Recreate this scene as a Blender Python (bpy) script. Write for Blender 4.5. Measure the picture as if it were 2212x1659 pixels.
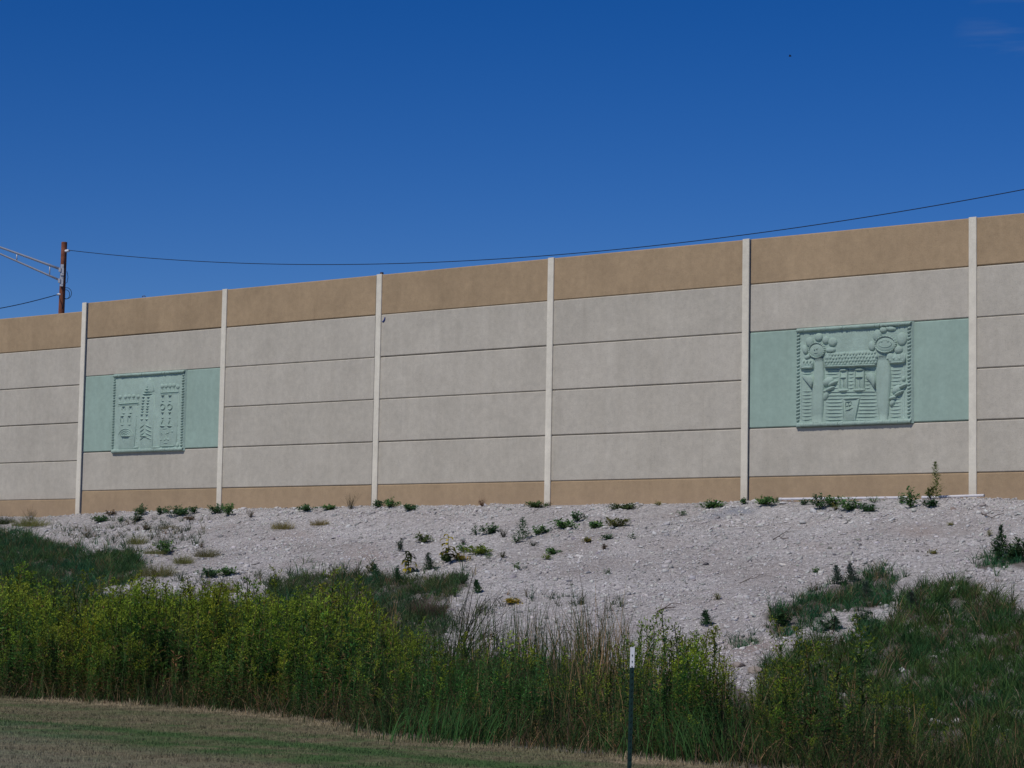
import bpy, math, random
import numpy as np
from mathutils import Vector, Matrix
for o in list(bpy.data.objects): bpy.data.objects.remove(o)
SC = bpy.context.scene
COL = SC.collection
rng = np.random.default_rng(7)
rad = math.radians

# ---------------------------------------------------------------- camera
EYE = 1.75
F = 5038.87                     # focal length in pixels of a 2212 px wide picture
PI_, RO = rad(5.151), rad(1.0187)
fw = np.array([0, math.cos(PI_), math.sin(PI_)]); Ux = np.array([0, -math.sin(PI_), math.cos(PI_)]); Rx = np.array([1.0, 0, 0])
CR = math.cos(RO)*Rx + math.sin(RO)*Ux
CU = -math.sin(RO)*Rx + math.cos(RO)*Ux
cam = bpy.data.cameras.new("camera"); co = bpy.data.objects.new("camera", cam); COL.objects.link(co)
cam.sensor_width = 36; cam.lens = F/2212*36; cam.clip_start = 0.1; cam.clip_end = 6000
co.matrix_world = Matrix(((CR[0], CU[0], -fw[0], 0), (CR[1], CU[1], -fw[1], 0), (CR[2], CU[2], -fw[2], EYE), (0, 0, 0, 1)))
SC.camera = co

# ---------------------------------------------------------------- sky, sun, exposure
SUN_EL, SUN_X, SUN_Y = rad(50), -0.640, -0.768
SUN_AZ = math.atan2(SUN_X, SUN_Y)
w = bpy.data.worlds.new("World"); SC.world = w; w.use_nodes = True
nt = w.node_tree; nt.nodes.clear()
out = nt.nodes.new("ShaderNodeOutputWorld"); bg = nt.nodes.new("ShaderNodeBackground"); sky = nt.nodes.new("ShaderNodeTexSky")
sky.sky_type = 'NISHITA'; sky.sun_disc = False; sky.sun_elevation = SUN_EL; sky.sun_rotation = SUN_AZ % (2*math.pi)
sky.altitude = 2500; sky.air_density = 1.0; sky.dust_density = 0.0; sky.ozone_density = 4.0
hs = nt.nodes.new("ShaderNodeHueSaturation"); hs.inputs["Saturation"].default_value = 1.38; hs.inputs["Hue"].default_value = .517
nt.links.new(sky.outputs[0], hs.inputs["Color"]); nt.links.new(hs.outputs[0], bg.inputs[0]); nt.links.new(bg.outputs[0], out.inputs[0])
bg.inputs[1].default_value = 0.070
sl = bpy.data.lights.new("sun", 'SUN'); sl.energy = 2.55; sl.angle = rad(0.53); sl.color = (1.0, 0.95, 0.87)
so = bpy.data.objects.new("sun", sl); COL.objects.link(so)
sd = Vector((SUN_X*math.cos(SUN_EL), SUN_Y*math.cos(SUN_EL), math.sin(SUN_EL)))
so.rotation_euler = sd.to_track_quat('Z', 'Y').to_euler(); so.location = (-20, -20, 60)
SC.view_settings.view_transform = 'Standard'; SC.view_settings.look = 'None'; SC.view_settings.gamma = 1; SC.view_settings.exposure = 0

# one faint streak of cirrus high on the right, part of the sky itself
tc = nt.nodes.new("ShaderNodeTexCoord"); cm = nt.nodes.new("ShaderNodeMapping"); cm.inputs["Scale"].default_value = (9, 9, 75)
cn = nt.nodes.new("ShaderNodeTexNoise"); cn.inputs["Scale"].default_value = 1.0; cn.inputs["Detail"].default_value = 5
nt.links.new(tc.outputs["Generated"], cm.inputs[0]); nt.links.new(cm.outputs[0], cn.inputs["Vector"])
dt = nt.nodes.new("ShaderNodeVectorMath"); dt.operation = 'DOT_PRODUCT'; nt.links.new(tc.outputs["Generated"], dt.inputs[0])
cd = Vector(tuple(float(v) for v in (fw+CR*(2190-1106)/F-CU*(98-829.5)/F))).normalized(); dt.inputs[1].default_value = cd
r1_ = nt.nodes.new("ShaderNodeMapRange"); r1_.inputs[1].default_value = math.cos(rad(1.5)); r1_.inputs[2].default_value = 1.0; nt.links.new(dt.outputs["Value"], r1_.inputs[0])
r2_ = nt.nodes.new("ShaderNodeMapRange"); r2_.inputs[1].default_value = .5; r2_.inputs[2].default_value = .8; nt.links.new(cn.outputs[0], r2_.inputs[0])
mm = nt.nodes.new("ShaderNodeMath"); mm.operation = 'MULTIPLY'; nt.links.new(r1_.outputs[0], mm.inputs[0]); nt.links.new(r2_.outputs[0], mm.inputs[1])
m2 = nt.nodes.new("ShaderNodeMath"); m2.operation = 'MULTIPLY'; m2.inputs[1].default_value = .5; nt.links.new(mm.outputs[0], m2.inputs[0])
mxs = nt.nodes.new("ShaderNodeMix"); mxs.data_type = 'RGBA'; nt.links.new(m2.outputs[0], mxs.inputs[0]); nt.links.new(hs.outputs[0], mxs.inputs[6]); mxs.inputs[7].default_value = (2.6, 3.4, 5.0, 1)
nt.links.new(mxs.outputs[2], bg.inputs[0])

# ---------------------------------------------------------------- wall frame of reference
AZ = rad(38.784); P0 = np.array([-13.2756, 72.0767])
Dv = np.array([math.cos(AZ), -math.sin(AZ)]); Nv = np.array([-math.sin(AZ), -math.cos(AZ)])
def sw(s, w_):                       # wall coordinates -> ground plan
    s = np.asarray(s, float); w_ = np.asarray(w_, float)
    return P0[0] + s*Dv[0] + w_*Nv[0], P0[1] + s*Dv[1] + w_*Nv[1]
def to_sw(x, y):
    a = np.asarray(x)-P0[0]; b = np.asarray(y)-P0[1]
    return a*Dv[0]+b*Dv[1], a*Nv[0]+b*Nv[1]
def proj(x, y, z):
    z = z-EYE
    d = y*fw[1]+z*fw[2]; u = x*CR[0]+y*CR[1]+z*CR[2]; v = y*CU[1]+z*CU[2]+x*CU[0]
    return 1106+F*u/d, 829.5-F*v/d
def ray(px, py): return fw + CR*(px-1106)/F - CU*(py-829.5)/F

# ---------------------------------------------------------------- terrain function
_nz = [(rng.uniform(0, 2*math.pi), rng.uniform(0, 2*math.pi)) for _ in range(40)]
def noise(x, y, f, n=8, k=0):
    r = 0
    for i in range(n):
        a, p = _nz[(i+k*5) % 40]; ff = f*(0.7+0.09*i)
        r = r + np.sin((x*math.cos(a)+y*math.sin(a))*ff*2*math.pi+p)
    return r/math.sqrt(n/2)/2
WE_S = [-60, 10, 20, 25, 27.3, 31, 32.9, 34.5, 35.9, 37.8, 39.3, 41.5, 43, 46, 60]
WE_W = [24, 24, 25.2, 24.6, 23.9, 23.9, 24.3, 25.2, 26.2, 26.6, 26.8, 27.2, 27.3, 27.4, 27.5]
def we(s): return np.interp(s, WE_S, WE_W)
PW = [0, 0.9, 1.6, 3, 6, 9, 12, 15, 18, 20, 22]
PZ = [4.07, 4.02, 3.88, 3.46, 2.74, 2.04, 1.38, 0.76, 0.26, 0.02, -0.10]
def H(s, w_):
    s = np.asarray(s, float); w_ = np.asarray(w_, float)
    e = we(s)
    zb = np.interp(w_, PW+[23.0], PZ+[-0.08])
    q = w_-e
    t = np.clip((w_-22)/np.maximum(e-22, .5), 0, 1)
    z = np.where(w_ < 22, zb, -0.10*(1-t)+0.0*t)
    z = z + np.where(w_ < 4, np.interp(s, [-8, -3, 0.5, 6, 31, 32, 40], [-.30, -.22, -.13, 0, 0, -.04, -.05]), 0)*np.clip((5-w_)/3, 0, 1)
    a = np.clip(w_/1.5, 0, 1)*np.clip((e-w_)/2, 0, 1)
    z = z + a*(0.05*noise(s, w_, 0.22) + 0.03*noise(s, w_, 0.6, k=1) + 0.012*noise(s, w_, 2.0, k=2))
    z = z + a*.02*noise(s, w_, 1.1, k=5)
    z = z + np.clip(w_/0.4, 0, 1)*np.clip((3.5-w_)/2, 0, 1)*(0.035*noise(s, w_, 0.5, k=3)+0.02*noise(s, w_, 1.6, k=4))
    z = z - a*np.clip((w_-3)/4, 0, 1)*0.05*np.exp(-((np.sin(s*1.15+.12*w_+.8*noise(s, w_, .12, k=6))-1)/.18)**2)
    z = z + np.clip(q/2, 0, 1)*(0.012*noise(s, w_, 0.5, k=3)+0.02*noise(s, w_, 0.12, k=4))
    return z
def Hxy(x, y): return H(*to_sw(x, y))
def ground_at(px, py):
    d = ray(px, py); t = 20.0
    while t < 90:
        x, y, z = d[0]*t, d[1]*t, EYE+d[2]*t
        if z <= float(Hxy(x, y)): break
        t += 0.05
    return Vector((d[0]*t, d[1]*t, float(Hxy(d[0]*t, d[1]*t)))), t

# ---------------------------------------------------------------- helpers
def prop(o, label=None, cat=None, group=None, kind=None):
    if label: o["label"] = label
    if cat: o["category"] = cat
    if group: o["group"] = group
    if kind: o["kind"] = kind
    return o
def empty(name, loc, label, cat, group=None):
    o = bpy.data.objects.new(name, None); COL.objects.link(o); o.location = loc; o.empty_display_size = .3
    return prop(o, label, cat, group)
ORG = {}
def link(name, me, mat, parent=None, origin=None):
    o = bpy.data.objects.new(name, me); COL.objects.link(o)
    me.materials.append(mat)
    if parent is not None:
        o.parent = parent
    elif origin is not None: o.location = origin
    return o
def root_origin(p):
    while p.parent: p = p.parent
    return np.array(p.location)
def mesh_np(name, V, Q, mat, parent=None, origin=None, col=None, smooth=False, n=4, attr="col"):
    """V world-space verts (m,3); Q faces (k,n)"""
    V = np.asarray(V, np.float32)
    org = root_origin(parent) if parent is not None else (np.array(origin) if origin is not None else np.zeros(3))
    V = (V-org).astype(np.float32); Q = np.asarray(Q, np.int32)
    me = bpy.data.meshes.new(name)
    me.vertices.add(len(V)); me.vertices.foreach_set("co", V.ravel())
    me.loops.add(Q.size); me.loops.foreach_set("vertex_index", Q.ravel())
    me.polygons.add(len(Q)); me.polygons.foreach_set("loop_start", np.arange(0, Q.size, Q.shape[1], dtype=np.int32))
    me.polygons.foreach_set("loop_total", np.full(len(Q), Q.shape[1], np.int32))
    if smooth: me.polygons.foreach_set("use_smooth", np.ones(len(Q), bool))
    me.update(calc_edges=True); me.validate()
    if col is not None:
        a = me.color_attributes.new(attr, 'FLOAT_COLOR', 'POINT')
        c = np.ones((len(V), 4), np.float32); c[:, :3] = col
        a.data.foreach_set("color", c.ravel())
    return link(name, me, mat, parent, origin)
class MB:
    """collects shapes given in world space; builds ONE mesh"""
    def __init__(s): s.v = []; s.f = []
    def add(s, V, Fc):
        b = len(s.v); s.v += [tuple(map(float, v)) for v in V]; s.f += [tuple(i+b for i in f) for f in Fc]
    def tube(s, pts, r, seg=8, cap=True, flat=None):
        pts = [Vector(p) for p in pts]; n = len(pts)
        if not hasattr(r, '__len__'): r = [r]*n
        V = []; Fc = []
        prev = None
        for i, p in enumerate(pts):
            t = (pts[min(i+1, n-1)]-pts[max(i-1, 0)]).normalized()
            if prev is None:
                a = Vector((0, 0, 1)) if abs(t.z) < .9 else Vector((1, 0, 0))
                x = t.cross(a).normalized()
            else: x = (prev - t*prev.dot(t)).normalized()
            prev = x; y = t.cross(x)
            for k in range(seg):
                an = 2*math.pi*k/seg
                V.append(p+(x*math.cos(an)+y*math.sin(an))*r[i])
        for i in range(n-1):
            for k in range(seg):
                k2 = (k+1) % seg
                Fc.append((i*seg+k, i*seg+k2, (i+1)*seg+k2, (i+1)*seg+k))
        if cap: Fc.append(tuple(range(seg))[::-1]); Fc.append(tuple((n-1)*seg+k for k in range(seg)))
        s.add(V, Fc)
    def box(s, c, ax, ay, az):   # centre, half-axis vectors
        c = Vector(c); ax = Vector(ax); ay = Vector(ay); az = Vector(az)
        V = [c+ax*i+ay*j+az*k for i in (-1, 1) for j in (-1, 1) for k in (-1, 1)]
        s.add(V, [(0, 1, 3, 2), (4, 6, 7, 5), (0, 4, 5, 1), (2, 3, 7, 6), (0, 2, 6, 4), (1, 5, 7, 3)])
    def build(s, name, mat, parent=None, origin=None, smooth=False):
        org = Vector(root_origin(parent)) if parent is not None else Vector(origin if origin is not None else (0, 0, 0))
        me = bpy.data.meshes.new(name)
        me.from_pydata([Vector(v)-org for v in s.v], [], s.f); me.validate(); me.update()
        if smooth: me.polygons.foreach_set("use_smooth", [True]*len(me.polygons))
        return link(name, me, mat, parent, origin)

# ---------------------------------------------------------------- materials
def new_mat(name, rough=0.85):
    m = bpy.data.materials.new(name); m.use_nodes = True; n = m.node_tree.nodes; l = m.node_tree.links
    b = n["Principled BSDF"]; b.inputs["Roughness"].default_value = rough; b.inputs["Specular IOR Level"].default_value = 0.25
    return m, n, l, b
def nz(n, l, scale, detail=4, rough=.6, vec=None):
    t = n.new("ShaderNodeTexNoise"); t.inputs["Scale"].default_value = scale; t.inputs["Detail"].default_value = detail; t.inputs["Roughness"].default_value = rough
    if vec: l.new(vec, t.inputs["Vector"])
    return t
def ramp(n, l, src, a, b, ca, cb):
    r = n.new("ShaderNodeValToRGB"); r.color_ramp.elements[0].position = a; r.color_ramp.elements[1].position = b
    r.color_ramp.elements[0].color = (*ca, 1); r.color_ramp.elements[1].color = (*cb, 1); l.new(src, r.inputs[0]); return r
def mix(n, l, fac, a, b, mode='MIX'):
    m = n.new("ShaderNodeMix"); m.data_type = 'RGBA'; m.blend_type = mode
    for s_, v in ((m.inputs[0], fac), (m.inputs[6], a), (m.inputs[7], b)):
        if isinstance(v, (int, float)): s_.default_value = v
        elif isinstance(v, tuple): s_.default_value = (*v, 1)
        else: l.new(v, s_)
    return m.outputs[2]
def concrete(name, c, var=.10, bump=.25, speck=.3, joint=None):
    m, n, l, b = new_mat(name, .9)
    g = n.new("ShaderNodeNewGeometry"); P = g.outputs["Position"]
    n1 = nz(n, l, .9, 5, .65, P); n2 = nz(n, l, 6, 4, .7, P); n3 = nz(n, l, 45, 3, .6, P)
    lo = tuple(x*(1-var*1.6) for x in c); hi = tuple(min(1, x*(1+var)) for x in c)
    r1 = ramp(n, l, n1.outputs[0], .3, .7, lo, hi)
    r2 = ramp(n, l, n2.outputs[0], .35, .65, (.93,)*3, (1.05, 1.05, 1.05))
    r3 = ramp(n, l, n3.outputs[0], .30, .42, (1-speck*.5,)*3, (1, 1, 1))
    c1 = mix(n, l, 1.0, r1.outputs[0], r2.outputs[0], 'MULTIPLY'); c2 = mix(n, l, 1.0, c1, r3.outputs[0], 'MULTIPLY')
    # faint vertical weathering
    mp = n.new("ShaderNodeMapping"); mp.inputs["Scale"].default_value = (3.0, 3.0, .16); l.new(P, mp.inputs[0])
    n4 = nz(n, l, 1.0, 5, .65, mp.outputs[0]); r4 = ramp(n, l, n4.outputs[0], .35, .7, (.95, .945, .935), (1.02, 1.02, 1.02))
    c3 = mix(n, l, 1.0, c2, r4.outputs[0], 'MULTIPLY')
    sx = n.new("ShaderNodeSeparateXYZ"); l.new(P, sx.inputs[0])
    mr = n.new("ShaderNodeMapRange"); mr.inputs[1].default_value = 4.0; mr.inputs[2].default_value = 4.75; mr.inputs[3].default_value = .55; mr.inputs[4].default_value = 0; l.new(sx.outputs[2], mr.inputs[0])
    n6 = nz(n, l, 2.2, 5, .7, P); mu = n.new("ShaderNodeMath"); mu.operation = 'MULTIPLY'; l.new(mr.outputs[0], mu.inputs[0]); l.new(n6.outputs[0], mu.inputs[1])
    c3 = mix(n, l, mu.outputs[0], c3, (.34, .245, .18))
    mp2 = n.new("ShaderNodeMapping"); mp2.inputs["Scale"].default_value = (9.0, 9.0, .35); l.new(P, mp2.inputs[0])
    n7 = nz(n, l, 1.0, 3, .6, mp2.outputs[0]); n8 = nz(n, l, .5, 3, .6, P); r7 = ramp(n, l, n7.outputs[0], .62, .75, (1, 1, 1), (.90, .89, .87)); r8 = ramp(n, l, n8.outputs[0], .45, .62, (0, 0, 0), (1, 1, 1))
    c3 = mix(n, l, r8.outputs[0], c3, mix(n, l, 1.0, c3, r7.outputs[0], 'MULTIPLY'))
    oi = n.new("ShaderNodeObjectInfo"); r5 = ramp(n, l, oi.outputs["Random"], 0, 1, (.965, .965, .965), (1.02, 1.02, 1.025))
    c4 = mix(n, l, 1.0, c3, r5.outputs[0], 'MULTIPLY')
    l.new(c4, b.inputs["Base Color"])
    bp = n.new("ShaderNodeBump"); bp.inputs["Strength"].default_value = bump; bp.inputs["Distance"].default_value = .012
    n5 = nz(n, l, 22, 5, .7, P); l.new(n5.outputs[0], bp.inputs["Height"]); l.new(bp.outputs[0], b.inputs["Normal"])
    return m
M_GREY = concrete("grey_concrete", (.53, .49, .413), .06, .4, .5)
M_TAN = concrete("tan_concrete", (.425, .31, .19), .08, .4, .5)
M_POST = concrete("post_concrete", (.78, .73, .61), .05, .2, .3)
M_TEAL = concrete("teal_concrete", (.345, .468, .400), .05, .10, .08)
M_CAST = concrete("cast_relief", (.385, .51, .44), .08, 1.0, .3)
M_DARK = concrete("joint_sealant", (.05, .045, .045), .05, .1, .1)
def leafmat(name, trans=.25, rough=.7, gain=1.0):
    m, n, l, b = new_mat(name, rough); b.inputs["Specular IOR Level"].default_value = .12
    a = n.new("ShaderNodeAttribute"); a.attribute_name = "col"
    src = a.outputs["Color"]
    l.new(src, b.inputs["Base Color"])
    t = n.new("ShaderNodeBsdfTranslucent"); l.new(src, t.inputs[0])
    mx = n.new("ShaderNodeMixShader"); mx.inputs[0].default_value = trans
    l.new(b.outputs[0], mx.inputs[1]); l.new(t.outputs[0], mx.inputs[2]); l.new(mx.outputs[0], n["Material Output"].inputs[0])
    return m
M_LEAF = leafmat("leaf", .38); M_DRY = leafmat("dry_stalk", .12, .85)
def colmat(name, rough=.9, bump=0, bscale=40):
    m, n, l, b = new_mat(name, rough); b.inputs["Specular IOR Level"].default_value = .15
    a = n.new("ShaderNodeAttribute"); a.attribute_name = "col"
    g = n.new("ShaderNodeNewGeometry"); t = nz(n, l, bscale, 4, .7, g.outputs["Position"])
    r = ramp(n, l, t.outputs[0], .3, .7, (.8, .8, .8), (1.12, 1.12, 1.12))
    l.new(mix(n, l, 1.0, a.outputs["Color"], r.outputs[0], 'MULTIPLY'), b.inputs["Base Color"])
    if bump:
        bp = n.new("ShaderNodeBump"); bp.inputs["Strength"].default_value = bump; bp.inputs["Distance"].default_value = .02
        l.new(t.outputs[0], bp.inputs["Height"]); l.new(bp.outputs[0], b.inputs["Normal"])
    return m
M_STONE = colmat("loose_stone", .9, .5, 30)
def plain(name, c, rough=.6, metal=0, var=.15, scale=8):
    m, n, l, b = new_mat(name, rough); b.inputs["Metallic"].default_value = metal
    g = n.new("ShaderNodeNewGeometry"); t = nz(n, l, scale, 4, .6, g.outputs["Position"])
    r = ramp(n, l, t.outputs[0], .3, .7, tuple(x*(1-var) for x in c), tuple(min(1, x*(1+var)) for x in c))
    l.new(r.outputs[0], b.inputs["Base Color"]); return m

# gravel embankment surface
def gravel_mat():
    m, n, l, b = new_mat("gravel_surface", .95); b.inputs["Specular IOR Level"].default_value = .1
    g = n.new("ShaderNodeNewGeometry"); P = g.outputs["Position"]
    def vor(sc):
        v = n.new("ShaderNodeTexVoronoi"); v.inputs["Scale"].default_value = sc; l.new(P, v.inputs["Vector"]); return v
    v1 = vor(16); v2 = vor(38)
    bw1 = n.new("ShaderNodeSeparateColor"); l.new(v1.outputs["Color"], bw1.inputs[0])
    bw2 = n.new("ShaderNodeSeparateColor"); l.new(v2.outputs["Color"], bw2.inputs[0])
    r1 = ramp(n, l, bw1.outputs[0], 0, 1, (.39, .37, .36), (.62, .595, .575))
    r2 = ramp(n, l, bw2.outputs[1], 0, 1, (.72, .71, .70), (1.2, 1.2, 1.2))
    c = mix(n, l, 1.0, r1.outputs[0], r2.outputs[0], 'MULTIPLY')
    big = nz(n, l, .35, 5, .65, P); r3 = ramp(n, l, big.outputs[0], .35, .65, (.78, .755, .74), (1.07, 1.07, 1.07))
    c = mix(n, l, 1.0, c, r3.outputs[0], 'MULTIPLY')
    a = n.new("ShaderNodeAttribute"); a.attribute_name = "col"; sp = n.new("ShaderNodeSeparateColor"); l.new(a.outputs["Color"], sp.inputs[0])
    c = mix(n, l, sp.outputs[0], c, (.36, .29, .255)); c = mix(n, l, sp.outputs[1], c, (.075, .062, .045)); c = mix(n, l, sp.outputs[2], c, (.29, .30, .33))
    l.new(c, b.inputs["Base Color"])
    ad = n.new("ShaderNodeMath"); ad.operation = 'ADD'; l.new(v1.outputs["Distance"], ad.inputs[0]); l.new(v2.outputs["Distance"], ad.inputs[1])
    iv = n.new("ShaderNodeMath"); iv.operation = 'MULTIPLY'; iv.inputs[1].default_value = -1; l.new(ad.outputs[0], iv.inputs[0])
    bp = n.new("ShaderNodeBump"); bp.inputs["Strength"].default_value = .8; bp.inputs["Distance"].default_value = .03
    l.new(iv.outputs[0], bp.inputs["Height"]); l.new(bp.outputs[0], b.inputs["Normal"])
    return m
M_GRAVEL = gravel_mat()
def lawn_mat():
    m, n, l, b = new_mat("lawn_surface", .95); b.inputs["Specular IOR Level"].default_value = .05
    g = n.new("ShaderNodeNewGeometry"); P = g.outputs["Position"]
    a = n.new("ShaderNodeAttribute"); a.attribute_name = "col"
    t = nz(n, l, 9, 6, .75, P); r = ramp(n, l, t.outputs[0], .3, .72, (.55, .55, .55), (1.3, 1.28, 1.25))
    l.new(mix(n, l, 1.0, a.outputs["Color"], r.outputs[0], 'MULTIPLY'), b.inputs["Base Color"])
    t2 = nz(n, l, 25, 5, .7, P)
    bp = n.new("ShaderNodeBump"); bp.inputs["Strength"].default_value = .7; bp.inputs["Distance"].default_value = .03
    l.new(t2.outputs[0], bp.inputs["Height"]); l.new(bp.outputs[0], b.inputs["Normal"])
    return m
M_LAWN = lawn_mat()

# ---------------------------------------------------------------- vegetation footprints (outlines on the slope)
def inpoly(px, py, poly):
    r = np.zeros(np.shape(px), bool); n = len(poly)
    for i in range(n):
        x1, y1 = poly[i]; x2, y2 = poly[(i+1) % n]
        if y1 == y2: continue
        c = ((y1 > py) != (y2 > py)) & (px < (x2-x1)*(py-y1)/(y2-y1)+x1)
        r ^= c
    return r
POLY_A = [(-600, 1120), (0, 1139), (67, 1149), (90, 1166), (173, 1172), (187, 1194), (213, 1187), (267, 1177), (300, 1186), (307, 1232), (270, 1252), (210, 1262), (190, 1275), (300, 1300), (440, 1300), (600, 1300), (600, 1340), (-600, 1340)]
POLY_A2 = [(-600, 1330), (200, 1300), (250, 1305), (330, 1290), (440, 1296), (480, 1290), (600, 1296), (740, 1320), (740, 1420), (-600, 1420)]
POLY_B = [(583, 1243), (620, 1240), (655, 1228), (700, 1232), (740, 1224), (790, 1232), (830, 1236), (880, 1238), (960, 1232), (1003, 1228), (1012, 1250), (1000, 1262), (960, 1285), (900, 1290), (880, 1305), (820, 1330), (600, 1320), (575, 1270)]
POLY_B2 = [(740, 1290), (900, 1288), (960, 1300), (975, 1335), (950, 1380), (900, 1420), (740, 1420)]
POLY_C = [(2095, 1208), (2130, 1192), (2212, 1184), (2700, 1170), (2700, 1212), (2130, 1214)]
POLY_D = [(1655, 1315), (1680, 1300), (1720, 1290), (1755, 1265), (1800, 1250), (1850, 1237), (1880, 1220), (1910, 1214), (1935, 1226), (1930, 1255), (1926, 1290), (1880, 1300), (1820, 1306), (1780, 1320), (1745, 1345), (1690, 1365), (1660, 1345)]
POLY_D2 = [(1755, 1350), (1850, 1335), (1930, 1318), (1940, 1350), (1860, 1375), (1770, 1380)]
POLY_D3 = [(1572, 1378), (1600, 1362), (1648, 1345), (1655, 1356), (1620, 1375), (1580, 1386)]
POLY_E = [(1945, 1305), (1955, 1270), (1990, 1256), (2025, 1250), (2035, 1238), (2100, 1240), (2122, 1262), (2165, 1275), (2190, 1290), (2212, 1310), (2700, 1360), (2700, 1760), (1600, 1760), (1640, 1430), (1690, 1400), (1760, 1385), (1870, 1360), (1930, 1330)]
POLY_F = [(1400, 1290), (1200, 1300), (1215, 1290), (1260, 1285), (1310, 1290), (1320, 1330), (1250, 1345), (1210, 1340)]
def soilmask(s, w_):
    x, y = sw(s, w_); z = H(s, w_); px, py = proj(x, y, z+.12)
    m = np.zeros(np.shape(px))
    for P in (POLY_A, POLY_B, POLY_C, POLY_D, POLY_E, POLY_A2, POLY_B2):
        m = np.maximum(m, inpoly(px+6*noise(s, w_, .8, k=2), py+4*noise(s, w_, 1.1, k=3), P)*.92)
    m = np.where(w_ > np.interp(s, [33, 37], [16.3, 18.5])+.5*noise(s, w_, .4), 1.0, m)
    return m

# ---------------------------------------------------------------- ground sheets
def grid(name, S, T, posf, mat, colf, kind='structure'):
    s, t = np.meshgrid(S, T, indexing='ij'); s_, w_ = posf(s, t)
    x, y = sw(s_, w_); z = H(s_, w_)
    V = np.stack([x, y, z], -1).reshape(-1, 3)
    a, b = s.shape; i = np.arange(a*b).reshape(a, b)
    Q = np.stack([i[:-1, :-1], i[:-1, 1:], i[1:, 1:], i[1:, :-1]], -1).reshape(-1, 4)
    C = colf(s_, w_).reshape(-1, 3)
    o = mesh_np(name, V, Q, mat, col=C, smooth=True); prop(o, kind=kind); return o
Sfine = np.concatenate([[-2500, -1000, -400, -150, -80, -45, -28], np.arange(-20, 50.01, .2), [60, 90, 160, 400, 1000, 2500]])
Tback = np.array([-3000, -1000, -300, -100, -40, -15, -5, -1.0])
def pos_emb(s, t):
    return s, np.where(t < 0, t, t*we(s))
Temb = np.concatenate([Tback, np.linspace(0, 1, 140)])
PATCH_SAND = [(21.0+2.0, 3.2, 1.0), ]
def col_emb(s, w_):
    x, y = sw(s, w_); px, py = proj(x, y, H(s, w_))
    def blob(cx, cy, rx, ry): return np.exp(-(((px-cx)/rx)**2+((py-cy)/ry)**2))
    n = noise(s, w_, .5, k=1)
    d = np.clip(.75*blob(1985, 1146, 50, 14)+.7*blob(790, 1200, 45, 16)+.5*blob(640, 1152, 50, 10)+.9*blob(1620, 1395, 60, 22)+.5*blob(1745, 1178, 40, 12)+.5*blob(700, 1265, 60, 20)+.18*n, 0, 1)
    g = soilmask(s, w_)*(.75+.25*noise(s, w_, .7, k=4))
    b = np.clip(1.3*blob(1595, 1103, 28, 7)*(1+n)+1.1*blob(1545, 1115, 22, 6)+1.1*blob(1868, 1096, 30, 6)+.9*blob(1815, 1100, 20, 5), 0, .9)
    far = (w_ < -2)
    g = np.where(far, .6, g)
    return np.stack([d, np.clip(g, 0, 1), b], -1)
grid("gravel_embankment", Sfine, Temb, pos_emb, M_GRAVEL, col_emb)
# mown grass: bands of greener growth follow the strip's edge
ST1 = ([20, 27.3, 30, 33, 36, 38.5, 41, 60], [27.5, 28.6, 28.2, 28.1, 28.4, 28.75, 29.2, 30])
def lawn_col(s, w_):
    q = w_-we(s)
    st = w_-np.interp(s, ST1[0], ST1[1])
    n1 = noise(s, w_*3, .25, k=1); n2 = noise(s, w_*4, .7, k=2); n3 = noise(s, w_*2, 1.8, k=3)
    green = 1.15*np.exp(-((st+.12*n1)/.34)**2)*(.8+.3*n2)+np.exp(-((st-1.25+.15*n2)/.45)**2)*(.65+.5*n2)+.4*np.exp(-((st+1.1+.15*n1)/.25)**2)*(.5+.7*n2)+.25*np.exp(-((q-1.3+.2*n2)/.4)**2)*(.6+.6*n3)+.20*(n1+n2*.9)+.13+.16*n3+.32*np.exp(-((st-.7)/.9)**2)
    green = np.clip(green, 0, 1)[..., None]
    tan = np.array([.218, .190, .115]); gr = np.array([.080, .142, .050])
    c = tan*(1-green)+gr*green
    hay = np.exp(-(np.clip(q-.30-.22*n3-.25*n2, 0, 9)/.12)**2)*np.clip(.7+.8*noise(s, w_*0, .45, k=2), 0, 1)
    c = c*(1-hay[..., None])+np.array([.38, .31, .20])*hay[..., None]
    grey = np.clip((q-3.5+n1*.5)/3, 0, 1)[..., None]*.35
    c = c*(1-grey)+np.array([.27, .262, .215])*grey
    return c*(1+.13*n3[..., None]+.10*noise(s, w_*2.2, 3.1, k=6)[..., None])
Tl = np.concatenate([np.arange(0, 14, .12), np.arange(14, 46, 1.0), [60, 90, 150, 400, 1000, 3000]])
grid("lawn", np.concatenate([[-2500, -1000, -400, -150, -80, -40, -20, 0, 10], np.arange(20, 50.01, .12), [60, 90, 160, 400, 1000, 2500]]), Tl, lambda s, t: (s, we(s)+t), M_LAWN, lawn_col)

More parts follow.
